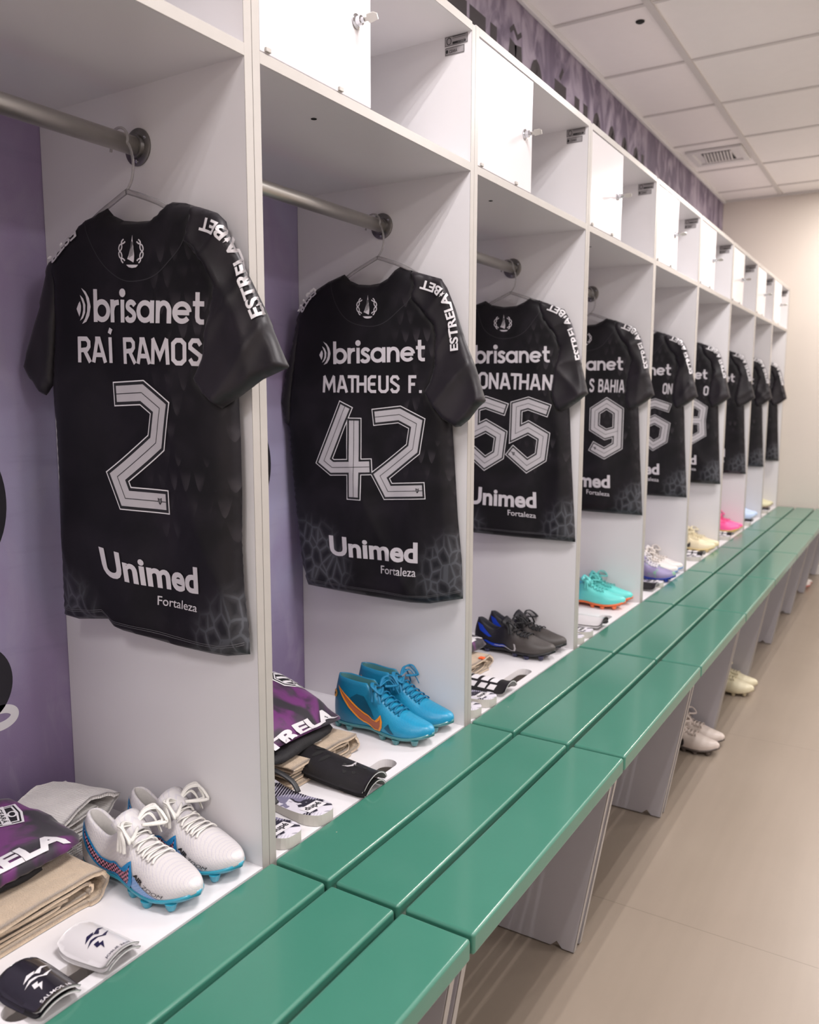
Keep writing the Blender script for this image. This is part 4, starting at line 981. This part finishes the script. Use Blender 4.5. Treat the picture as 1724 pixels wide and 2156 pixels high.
# ------------------------------------------------------------------ towels, folded shirts, socks
def towel_mat(name, c):
    m, t, b = nt(name); g = G(t); v, x, y, z = g.xyz()
    n = g.noise(v, 60, 4); t.links.new(g.mix(n, tuple(a*.78 for a in c), tuple(min(1, a*1.15) for a in c)), b.inputs['Base Color'])
    b.inputs['Roughness'].default_value = .95; b.inputs['Sheen Weight'].default_value = .3; b.inputs['Specular IOR Level'].default_value = .1
    g.bump(g.m('ADD', g.noise(v, 420, 3), g.m('MULTIPLY', g.noise(v, 45, 2), 1.5)), b, .9, .002)
    return m
TOW = towel_mat('beige_terry', (.56, .44, .32)); SOCK = towel_mat('off_white_knit', (.62, .585, .55))
def fold_strip(name, prof, x0, x1, th, m, parent, seed=1, wob=.003, nx=14, yoff=0, skew=0.0, taper=0):
    """strip of cloth: profile in y,z swept along x, with thickness and small wrinkles"""
    R = random.Random(seed); P = catmull(prof, 5); n = len(P); ph = [R.uniform(0, 6.28) for _ in range(6)]
    V = []; F = []
    nor = []
    for i in range(n):
        t = P[min(i+1, n-1)]-P[max(i-1, 0)]; t /= np.hypot(*t)+1e-9; nor.append(np.array([-t[1], t[0]]))
    for i in range(nx):
        q = i/(nx-1); x = x0+(x1-x0)*q
        for side in (1, -1):
            for j in range(n):
                wv = wob*(math.sin(23*j/n*3+q*7+ph[0])+.7*math.sin(j*.9+q*13+ph[1]))
                o = nor[j]*side*th/2*(1 if 0 < j < n-1 else .6)
                dx = wob*1.2*math.sin(j*.5+ph[2])*(1 if i in (0, nx-1) else 0)
                ed = -.0025 if i in (0, nx-1) else 0
                V.append((x+dx, P[j][0]+o[0]*(1+ed*60)+wv*.3+skew*q+yoff, P[j][1]+o[1]*(1+ed*60)+(wv*.25 if P[j][1] > prof[0][1]+.01 else 0)))
    W = 2*n
    for i in range(nx-1):
        for j in range(n-1):
            a = i*W+j; F.append((a, a+1, a+1+W, a+W)); b = i*W+n+j; F.append((b+1, b, b+W, b+1+W))
        F.append((i*W, i*W+W, i*W+W+n, i*W+n)); F.append((i*W+n-1, i*W+2*n-1, (i+1)*W+2*n-1, (i+1)*W+n-1))
    for i in (0, nx-1):
        for j in range(n-1):
            f = (i*W+j, i*W+n+j, i*W+n+j+1, i*W+j+1); F.append(f if i else f[::-1])
    return mesh_obj(name, V, F, m, parent, sub=1)
def towel(label, x0, x1, yl, yr, z, h, seed, skew=0, group='folded beige towels', m=None):
    r = empty('folded_towel', ((x0+x1)/2, (yl+yr)/2, z)); tag(r, label, 'towel', group)
    ox, oy = (x0+x1)/2, (yl+yr)/2; L, Rr = yl-oy, yr-oy; th = h*.17; m = m or TOW
    b = .5*th+.0008
    o1 = [(L, b), (Rr*.6, b), (Rr-.03, b), (Rr-.008, b+h*.12), (Rr, h*.5), (Rr-.008, h*.84), (Rr-.035, h-th*.5), (0, h-th*.5), (L, h-th*.4)]
    fold_strip('towel_layer', o1, x0-ox, x1-ox, th, m, r, seed, skew=skew)
    o2 = [(L+.01, b+th*1.15), (Rr-.06, b+th*1.15), (Rr-.030, h*.42), (Rr-.026, h*.58), (Rr-.045, h-th*1.75), (0, h-th*1.7), (L+.005, h-th*1.65)]
    fold_strip('towel_layer', o2, x0-ox+.004, x1-ox-.006, th*.8, m, r, seed+1, skew=skew)
    o3 = [(L+.0, h*.44), (Rr-.12, h*.44), (Rr-.075, h*.46), (Rr-.070, h*.52), (Rr-.10, h*.57), (L, h*.59)]
    fold_strip('towel_layer', o3, x0-ox+.006, x1-ox-.010, th*.62, m, r, seed+2, skew=skew)
    return r
def shirt_mat():
    m, t, b = nt('purple_training_shirt'); g = G(t); v, x, y, z = g.xyz()
    n = g.noise(v, 13, 3, .8); c = g.mix(g.ss(n, .42, .60), (.018, .014, .022), (.135, .018, .14))
    c = g.mix(g.m('MULTIPLY', g.ss(g.noise(v, 22, 3), .55, .7), .7), c, (.045, .035, .05))
    t.links.new(c, b.inputs['Base Color']); b.inputs['Roughness'].default_value = .55; b.inputs['Sheen Weight'].default_value = .2
    g.bump(g.noise(v, 800, 1), b, .15, .0006)
    return m
PUR = shirt_mat(); BLKF = mat('black_shorts_fabric', (.012, .011, .013), .75, bump=.3, bscale=400)
def folded(label, name, cat, group, loc, rz, poly, h, m, T=.02, r=.03, droop=None, fseed=1, hh=.012, A=.003, decals=None, layers=1, tilt=None):
    R = random.Random(fseed); p = [R.uniform(0, 6.28) for _ in range(4)]
    e = empty(name, loc, rz); tag(e, label, cat, group)
    def ff(u, v):
        d = A*(np.sin(31*u+17*v+p[0])+.7*np.sin(52*v-21*u+p[1]))
        if droop: d = d+droop(u, v)
        return d
    c = Cloth(poly, T, r, ff, base=h-T, smooth=True)
    V = c
    o = c.build(name+'_top', m, e, hh, PH, back=0.55, floor=.0006)
    if layers > 1:
        for q in range(1, layers):
            c2 = Cloth([(a*(1-.015*q)+.003*q, b*(1-.02*q)) for a, b in poly], T*.8, r*.7, ff, base=h-T*(1+q*.85)); c2.build(name+'_layer', m, e, hh*1.3, PH, back=.55)
    if decals: decals(c, e)
    return e, c
def shield_parts(cx, cy, s, rot=0):
    """club crest: a=x (towards the bench is the foot of the shield)"""
    def tr(P): P = np.array(P, float); c, n = math.cos(rot), math.sin(rot); P = P*s; return np.c_[cx+P[:, 0]*c-P[:, 1]*n, cy+P[:, 0]*n+P[:, 1]*c]
    sh = [(-.5, .55), (0, .62), (.5, .55), (.52, -.1), (.38, -.45), (0, -.72), (-.38, -.45), (-.52, -.1)]
    ps = [(tr(sh), [tuple(range(8))], 0, 0), (tr([(a*.90, b*.90) for a, b in sh]), [tuple(range(8))], 1, .0003)]
    ps.append((tr([(a*.82, b*.82) for a, b in sh]), [tuple(range(8))], 0, .0006)); ps.append((tr([(a*.74, b*.74) for a, b in sh]), [tuple(range(8))], 1, .0009))
    ps.append((tr([(-.5, .02), (.5, .02), (.5, .24), (-.5, .24)]), [(0, 1, 2, 3)], 0, .0012))
    V, F, _ = text2d('CEARÁ', .02); ps.append((tr(quad((-.40, .05), (.40, .05), (.40, .21), (-.40, .21))(V)), F, 1, .0015))
    for x in (-.24, .0, .24): ps.append((tr([(x-.055, .0), (x-.055, -.36 if x else -.48), (x+.055, -.36 if x else -.48), (x+.055, .0)]), [(0, 1, 2, 3)], 0, .0012))
    ring = [(.0+.13*math.cos(t), .36+.10*math.sin(t)) for t in np.linspace(0, 2*PI, 17)[:-1]]; V, F = band(ring, .05, closed=True); ps.append((tr(V), F, 0, .0012))
    return ps
def shirt_decals(L, x_edge, crest=True, toward=1):
    def f(c, e):
        V, F, _ = text2d('ESTRELA', .045)
        hh_ = L[2] if len(L) > 2 else .036; q = quad((x_edge, L[0]), (x_edge, L[1]), (x_edge-hh_, L[1]), (x_edge-hh_, L[0]))(V)
        decal('sponsor_print', [(q, F, 0, 0)], c.depth, [M['wprint']], e, eps=.0016, place=PH)
        if crest: decal('crest_print', shield_parts(crest[0], crest[1], .062, crest[2]), c.depth, [M['wprint'], M['blk']], e, eps=.0016, place=PH)
        if len(crest) > 3:
            sw = [(0, .9), (.12, .35), (.35, .02), (.6, -.08), (1.3, .45), (.62, .20), (.40, .22), (.2, .45)]
            V = np.array([(crest[3]-b*.020, crest[4]-a*.030) for a, b in sw]); decal('maker_print', [(V, [tuple(range(8))], 0, 0)], c.depth, [M['wprint']], e, eps=.0016, place=PH)
    return f
# first cabinet
towel('folded beige towel at the left edge of the photo, under the purple shirt', -.40, -.155, .42, .792, BASE, .050, 3)
folded('black folded shorts under the purple shirt beside the white boots', 'folded_shorts', 'shorts', 'black folded shorts', (-.30, .60, BASE+.0512), 0,
       [(.07, -.19), (.075, .0), (.078, .125), (-.02, .135), (-.10, .13), (-.10, -.19)], .016, BLKF, T=.010, r=.012, fseed=4, A=.001)
folded('folded purple and black training shirt with crest, on the towel by the white boots', 'folded_shirt', 'shirt', 'folded training shirts', (-.30, .60, BASE+.068), 0,
       [(.075, -.20), (.092, -.05), (.098, .08), (.088, .185), (.02, .205), (-.065, .205), (-.13, .185), (-.14, 0), (-.14, -.20)], .031, PUR, T=.020, r=.026, fseed=9, A=.002,
       droop=lambda u, v: -.010*np.clip((v-.08)/.1, 0, 1)*np.clip((u+.05)/.1, 0, 1), decals=shirt_decals((-.085, .168), .092, (-.058, .138, -.35, -.07, .03)))
def knit_mat():
    m, t, b = nt('ribbed_knit'); g = G(t); v, x, y, z = g.xyz()
    rib = g.m('SINE', g.m('MULTIPLY', y, 1500)); pore = g.ss(g.voro(v, 190, 'F1'), .0, .30)
    c = g.mix(g.m('MULTIPLY', g.noise(v, 30, 4), .6), (.80, .77, .74), (.64, .61, .58)); c = g.mix(g.m('MULTIPLY', g.m('SUBTRACT', 1.0, pore), .35), c, (.35, .33, .32))
    t.links.new(c, b.inputs['Base Color']); b.inputs['Roughness'].default_value = .9; b.inputs['Sheen Weight'].default_value = .3
    g.bump(g.m('ADD', rib, g.m('MULTIPLY', g.noise(v, 300, 2), 2.0)), b, .5, .0012); return m
KNIT = knit_mat()
e = towel('off-white knitted sock folded flat at the bottom behind the white boots', -.440, -.300, .790, .925, BASE, .030, 33, group=None, m=KNIT); e['category'] = 'sock'; e.name = 'folded_sock'; e.rotation_euler = (0, 0, .15)
e = empty('folded_sock', (-.375, .862, BASE+.0315), .12); tag(e, 'off-white knitted sock doubled over on top of the other behind the white boots', 'sock')
fold_strip('sock_leg', [(-.075, .004), (.0, .006), (.052, .008), (.068, .020), (.060, .036), (.01, .044), (-.045, .036), (-.085, .018)], -.062, .062, .008, KNIT, e, 35, wob=.005, nx=12, skew=.01)
fold_strip('sock_cuff', [(-.06, .018), (.0, .024), (.040, .022)], -.055, .058, .006, KNIT, e, 36, wob=.003, nx=12)

def guard(label, group, loc, rz, L, W0, W1, R, m, medge, stack=0, tilt=0, prints=None, slots=False):
    e = empty('shin_guard', loc, rz); e.rotation_euler = (0, tilt, rz); tag(e, label, 'shin guard', group)
    out = [(-L/2, W0*.30), (-L/2+.006, W0*.42), (-L/2+.03, W0*.5), (L/2-.02, W1*.5), (L/2-.004, W1*.45), (L/2, W1*.36)]
    poly = [(a, b) for a, b in out]+[(a, -b) for a, b in reversed(out)]
    poly = [tuple(p) for p in catmull(poly, 4, True)]
    V, F, B = fill(poly, .006); ec = dist(V, B) < 1e-6
    top = R*math.cos(W0*.5/R)
    def shell(a, b, off=0.0, lift=0): flare = .004*max(0, (a-L*.38)/(L*.12))**2; r = R+off; return (a, r*math.sin(b/R), r*math.cos(b/R)-top+.0035+lift+flare)
    th = .0032
    vs = [shell(a, b, 0) for a, b in V]; vs2 = [shell(a, b, -th) for a, b in V]; n = len(V)
    fs = [tuple(f) for f in F]+[tuple(i+n for i in reversed(f)) for f in F]
    idx = [0]*len(F)+[1]*len(F)
    eb = len(B)
    for i in range(eb): fs.append(((i+1) % eb, i, i+n, (i+1) % eb+n)); idx.append(1)
    o = mesh_obj('shell', vs+vs2, fs, [m, medge], e, idx=idx)
    if prints: prints(e, shell, L)
    return e
def gdec(name, parts, mats, e, shell, off=.0006):
    return decal(name, parts, lambda P: np.zeros(len(P)), mats, e, eps=0, h=.008, place=lambda a, b, c: shell(a, b, off+c))
GB = mat('glossy_black_shell', (.012, .011, .016), .18, coat=.5); GW = mat('glossy_white_shell', (.62, .60, .61), .25, coat=.4); GE = mat('grey_foam_edge', (.42, .41, .41), .7)
NVY = mat('navy_print', (.012, .010, .045), .4)
def bolt_print(mm, txt):
    def f(e, shell, L):
        # lettermark with a bolt; upright when read from the bench side
        def T(P): return np.array([(-.004+b*-.026, .002+a*-.026*-1) for a, b in P])
        ps = []
        for pts in ([(-.75, .05), (-.35, .42), (.10, .42), (-.1, .22), (.55, .62), (1.0, .60), (.45, .40), (.30, .20), (.15, .05), (-.02, .22), (-.2, .20)],
                    [(-.9, -.30), (-.45, .0), (-.15, -.02), (.2, -.18), (.9, .12), (.3, -.35), (-.05, -.17), (-.45, -.17)],
                    [(-.55, -.40), (-.25, -.42), (-.35, -.62), (-.10, -.62), (-.45, -1.15), (-.38, -.78), (-.62, -.76)]):
            V = T(pts); cu = V.mean(0); ps.append((V, [tuple(range(len(V)))], 0, 0))
        V, F, _ = text2d(txt, .012); ps.append((quad((L*.43, -.022), (L*.43, .022), (L*.37, .022), (L*.37, -.022))(V), F, 0, 0))
        gdec('logo_print', ps, [mm], e, shell)
    return f
for q in (0, 1):
    guard(['black shin guard under the one with the white bolt mark', 'glossy black shin guard with white bolt mark, nearest the photo corner'][q], 'black shin guards by the bench', (-.048+.003*(1-q), .596-.003*(1-q), BASE+.0008+q*.0058), -.05+.03*(1-q), .104, .080, .072, .050, GB, GE,
          prints=bolt_print(M['wprint'], 'SALMOS 18') if q else None)
    guard(['white shin guard under the one with the dark bolt mark', 'glossy white shin guard with dark bolt mark beside the black one'][q], 'white shin guards by the bench', (-.050+.003*(1-q), .692-.001*(1-q), BASE+.0008+q*.0058), .03+.03*(1-q), .104, .080, .072, .050, GW, GE,
          prints=bolt_print(NVY, 'JOSUÉ 24:15') if q else None)

# second cabinet
towel('folded beige towel under the black shorts in the second cabinet', -.41, -.135, 1.225, 1.455, BASE, .046, 11)
folded('black folded shorts between towel and purple shirt in the second cabinet', 'folded_shorts', 'shorts', 'black folded shorts', (-.28, 1.32, BASE+.0475), 0,
       [(.115, -.12), (.118, .0), (.10, .10), (0, .11), (-.12, .10), (-.13, -.12), (0, -.13)], .022, BLKF, T=.012, r=.012, fseed=24, A=.0025)
folded('folded purple and black training shirt beside the blue boots, second cabinet', 'folded_shirt', 'shirt', 'folded training shirts', (-.29, 1.315, BASE+.0725), 0,
       [(.085, -.20), (.110, -.09), (.118, .03), (.125, .115), (.07, .135), (-.02, .145), (-.10, .14), (-.15, .06), (-.15, -.2), (-.03, -.235)], .031, PUR, T=.020, r=.03, fseed=19, A=.003,
       droop=lambda u, v: .072*np.exp(-(((u+.05)/.10)**2+((v-.02)/.13)**4))-.030*np.clip((u-.07)/.05, 0, 1)-.012*np.clip((v-.08)/.06, 0, 1), decals=shirt_decals((-.19, .115, .026), .120, (-.005, .085, -.15, -.02, -.01)))
def nike_prints(e, shell, L):
    sw = [(0, .9), (.10, .35), (.32, .02), (.58, -.08), (1.35, .45), (.62, .20), (.38, .24), (.2, .45)]
    V = np.array([(L*.20-b*.024, -.016+a*.030) for a, b in sw]); ps = [(V, [tuple(range(8))], 0, 0)]
    gdec('side_mark', ps, [SLV], e, shell)
    ps = []
    for a, b in ((.020, -.010), (.030, -.026), (.050, -.020), (.040, .0), (.062, .004)):
        c = [(a+.0048*math.cos(t), b+.0042*math.sin(t)) for t in np.linspace(0, 2*PI, 13)[:-1]]; ps.append((np.array(c), [tuple(range(12))], 0, 0))
    for a, b in ((-.060, .014), (-.052, -.010), (-.030, -.014)):
        c = [(a+.013*math.cos(t)*.35+.011*math.sin(t)*.5, b+.013*math.cos(t)) for t in np.linspace(0, 2*PI, 13)[:-1]]; ps.append((np.array(c), [tuple(range(12))], 0, 0))
    gdec('perforation', ps, [M['dark']], e, shell)
GM = mat('matt_black_shell', (.014, .013, .014), .36, bump=.2, bscale=900)
for q in (0, 1):
    guard(['black shin guard nested under the one with the silver mark', 'long black shin guard with silver mark and vent holes beside the blue boots'][q], 'long black shin guards in the second cabinet', (-.083+.004*(1-q), 1.312-.004*(1-q), BASE+.002+q*.0085), -.02, .186, .122 if q else .104, .112 if q else .094, .046 if q else .040, GM, GE,
          tilt=.10, prints=nike_prints if q else None)
box_s = box('guard_tag', -.012, .012, -.035, .035, 0, .0012, mat('white_strap', (.66, .64, .64), .7), None); box_s.location = (-.188, 1.335, BASE+.0485); box_s.rotation_euler = (0, .0, -.15)
tag(box_s, 'short white strap lying across the towel behind the long black shin guard', 'strap')

def sole_print():
    m, t, b = nt('flipflop_print'); g = G(t); v, x, y, z = g.xyz()
    n = g.noise(v, 16, 3, 1.0); st = g.m('FRACT', g.m('MULTIPLY', g.m('ADD', x, g.m('MULTIPLY', y, .5)), 160))
    c = g.mix(g.ss(n, .47, .52), (.62, .60, .66), (.018, .016, .030)); c = g.mix(g.ss(g.noise(v, 24, 2), .58, .60), c, (.17, .16, .24))
    c = g.mix(g.m('MULTIPLY', g.m('LESS_THAN', st, .3), g.ss(g.noise(v, 9, 1), .45, .5)), c, (.45, .43, .5))
    t.links.new(c, b.inputs['Base Color']); b.inputs['Roughness'].default_value = .6; return m
FP = sole_print(); FS = mat('pale_rubber', (.52, .50, .46), .6)
def flipflop(label, x_heel, y, rz, group='flip-flops by the bench', z=BASE, left=False, plain=None):
    e = empty('flip_flop', (x_heel, y, z), rz); tag(e, label, 'flip-flop', group)
    prof = [(0, .0), (-.004, .020), (-.03, .033), (-.08, .031), (-.13, .029), (-.18, .038), (-.225, .043), (-.258, .033), (-.275, .012)]
    low = [(-.270, -.012), (-.25, -.030), (-.21, -.040), (-.16, -.036), (-.12, -.030), (-.07, -.032), (-.03, -.033), (-.004, -.020)]
    if left: prof, low = [(a, b) for a, b in prof], low
    c = Cloth(prof+low, .018, .0035, None, base=.0005)
    V, F, B = fill(c.poly, .009); n = len(V); eb = len(B)
    zt = lambda a: .019+.004*math.exp(-((a+.02)/.04)**2)+.002*math.sin(a*18)
    vs = [(a, b, zt(a)) for a, b in V]+[(a*1.0, b*1.0, .0008) for a, b in V]
    fs = [tuple(f) for f in F]+[tuple(i+n for i in reversed(f)) for f in F]+[((i+1) % eb, i, i+n, (i+1) % eb+n) for i in range(eb)]
    o = mesh_obj('sole', vs, fs, [FP if plain is None else plain, FS], e, idx=[0]*len(F)+[1]*(len(F)+eb), smooth=False)
    P1 = [(-.105, .029, .018), (-.125, .030, .036), (-.165, .018, .052), (-.195, .004, .046), (-.215, .0, .032), (-.222, 0, .018)]
    P2 = [(-.105, -.028, .018), (-.125, -.030, .036), (-.165, -.018, .052), (-.195, -.004, .046), (-.215, .0, .032)]
    tubes_obj('strap', [catmull(P1, 5), catmull(P2, 5)], .0062, M['blk'], e, n=8, flat=.35)
    V, F, _ = text2d('dupé', .02); q = quad((-.028, -.018), (-.028, .020), (-.048, .020), (-.048, -.018))(V)
    pp = []
    cl = [(a, b) for a, b in ((-.024, -.022), (-.024, .024), (-.052, .024), (-.052, -.022))]
    if plain is None: decal('logo_print', [(np.array(cl), [(0, 1, 2, 3)], 1, 0), (q, F, 0, .0004)], lambda P: np.array([zt(a) for a in P[:, 0]]), [M['blk'], M['wprint']], o, eps=.0006, place=PH)
    return e
flipflop('printed flip-flop with black strap in front of the towel, second cabinet', .003, 1.160, -.10)
flipflop('printed flip-flop half hidden by the cabinet edge, second cabinet, nearest the camera', .003, 1.066, -.06)
# third cabinet
towel('folded beige towel with orange tag in the third cabinet', -.40, -.14, 1.925, 2.150, BASE, .044, 21)
ot = box('orange_tag', -.008, .008, -.008, .008, 0, .004, mat('orange_tag', (.9, .12, .02), .6), None, bevel=.0012); ot.location = (-.142, 2.085, BASE+.0448); tag(ot, 'small bright orange tag on the towel in the third cabinet', 'tag')
folded('folded training shirt with white letters in the third cabinet', 'folded_shirt', 'shirt', 'folded training shirts', (-.29, 2.06, BASE+.046), 0,
       [(.10, -.15), (.110, .02), (.115, .12), (.05, .15), (-.10, .145), (-.14, .0), (-.14, -.15)], .036, PUR, T=.023, r=.03, fseed=31, A=.003, decals=shirt_decals((-.16, .125), .102, (-.03, .05, 0)))
def grid_prints(e, shell, L):
    ps = []
    for i, a in enumerate((-.052, -.020, .012, .040)):
        for b0, b1 in ((-.018, .040), (-.042, -.026)):
            ps.append((np.array([(a-.010, b0), (a+.012, b0), (a+.016, b1), (a-.004, b1)]), [(0, 1, 2, 3)], 0, 0))
    gdec('white_panel', ps, [M['wprint']], e, shell)
guard('black shin guard with white ladder panels in the third cabinet', 'black and white shin guards', (-.082, 1.975, BASE+.0008), -.03, .172, .110, .100, .046, GM, GE, prints=grid_prints)
flipflop('printed flip-flop in the third cabinet, beside the ladder shin guard', .003, 1.871, -.04)
flipflop('printed flip-flop in the third cabinet, half hidden by the cabinet side', .003, 1.784, -.03)
# fourth cabinet and on
towel('rolled beige towel end in the fourth cabinet by the turquoise boots', -.40, -.15, 2.665, 2.87, BASE, .044, 41)
folded('red folded garment on the towel in the fourth cabinet', 'folded_shirt', 'shirt', None, (-.29, 2.76, BASE+.046), 0, [(.10, -.12), (.11, .10), (-.10, .11), (-.12, -.12)], .036, mat('red_fabric', (.35, .01, .05), .7), T=.023, r=.03, fseed=41, A=.003)
def plain_print(e, shell, L):
    V, F, _ = text2d('24', .03); gdec('print', [(quad((.03, -.012), (.03, .012), (.005, .012), (.005, -.012))(V), F, 0, 0)], [SLV], e, shell)
for q in (0, 1): guard(['white shin guard with dark edge under its pair, fourth cabinet', 'upper white shin guard with dark edge by the turquoise boots'][q], 'white shin guards in the fourth cabinet', (-.075, 2.745, BASE+.0008+q*.009), -.02, .160, .105, .098, .052, GW, M['blk'])
flipflop('printed flip-flop in the fourth cabinet, beside the white shin guards', .003, 2.616, -.02)
flipflop('printed flip-flop in the fourth cabinet, half hidden by the cabinet side', .003, 2.530, -.02)
LIL = upper_mat('lilac_knit', (.34, .28, .50), (.12, .11, .20), .2, .5, c3=(.10, .50, .12)); e = empty('trainer', (-.235, 3.63, BASE), .0); tag(e, 'lilac and green trainer with thick royal blue sole, fifth cabinet', 'trainer')
Shoe(.26, .085, .058, .085, width=1.15).build(e, m_up=LIL, m_in=M['blk'], m_sole=mat('royal_sole', (.01, .035, .30), .4), m_stud=mat('royal_sole', (.01, .035, .30), .4), m_lace=M['wprint'], loops=1, seed=77)
for ji, nm in ((5, 'fifth'), (6, 'sixth'), (7, 'seventh'), (8, 'eighth'), (9, 'last')):
    y = YD[ji]-.045
    guard('black shin guard lying by the bench in the %s cabinet' % nm, 'black shin guards in the far cabinets', (-.082, y-.43 if ji == 5 else y-.30, BASE+.0008), -.03, .165, .105, .095, .046, GM, GE, prints=grid_prints if ji in (6, 7) else None)
    flipflop('printed flip-flop lying by the bench in the %s cabinet' % nm, .003, y-.355 if ji == 5 else y-.39, -.05, group='flip-flops in the far cabinets')
    if ji > 5: folded('dark folded training shirt in the %s cabinet' % nm, 'folded_shirt', 'shirt', 'dark folded shirts in the far cabinets', (-.382, y-.29, BASE), 0, [(.085, -.12), (.09, .10), (-.10, .11), (-.12, -.12)], .05, PUR, T=.032, r=.03, fseed=50+ji, A=.003, hh=.02)
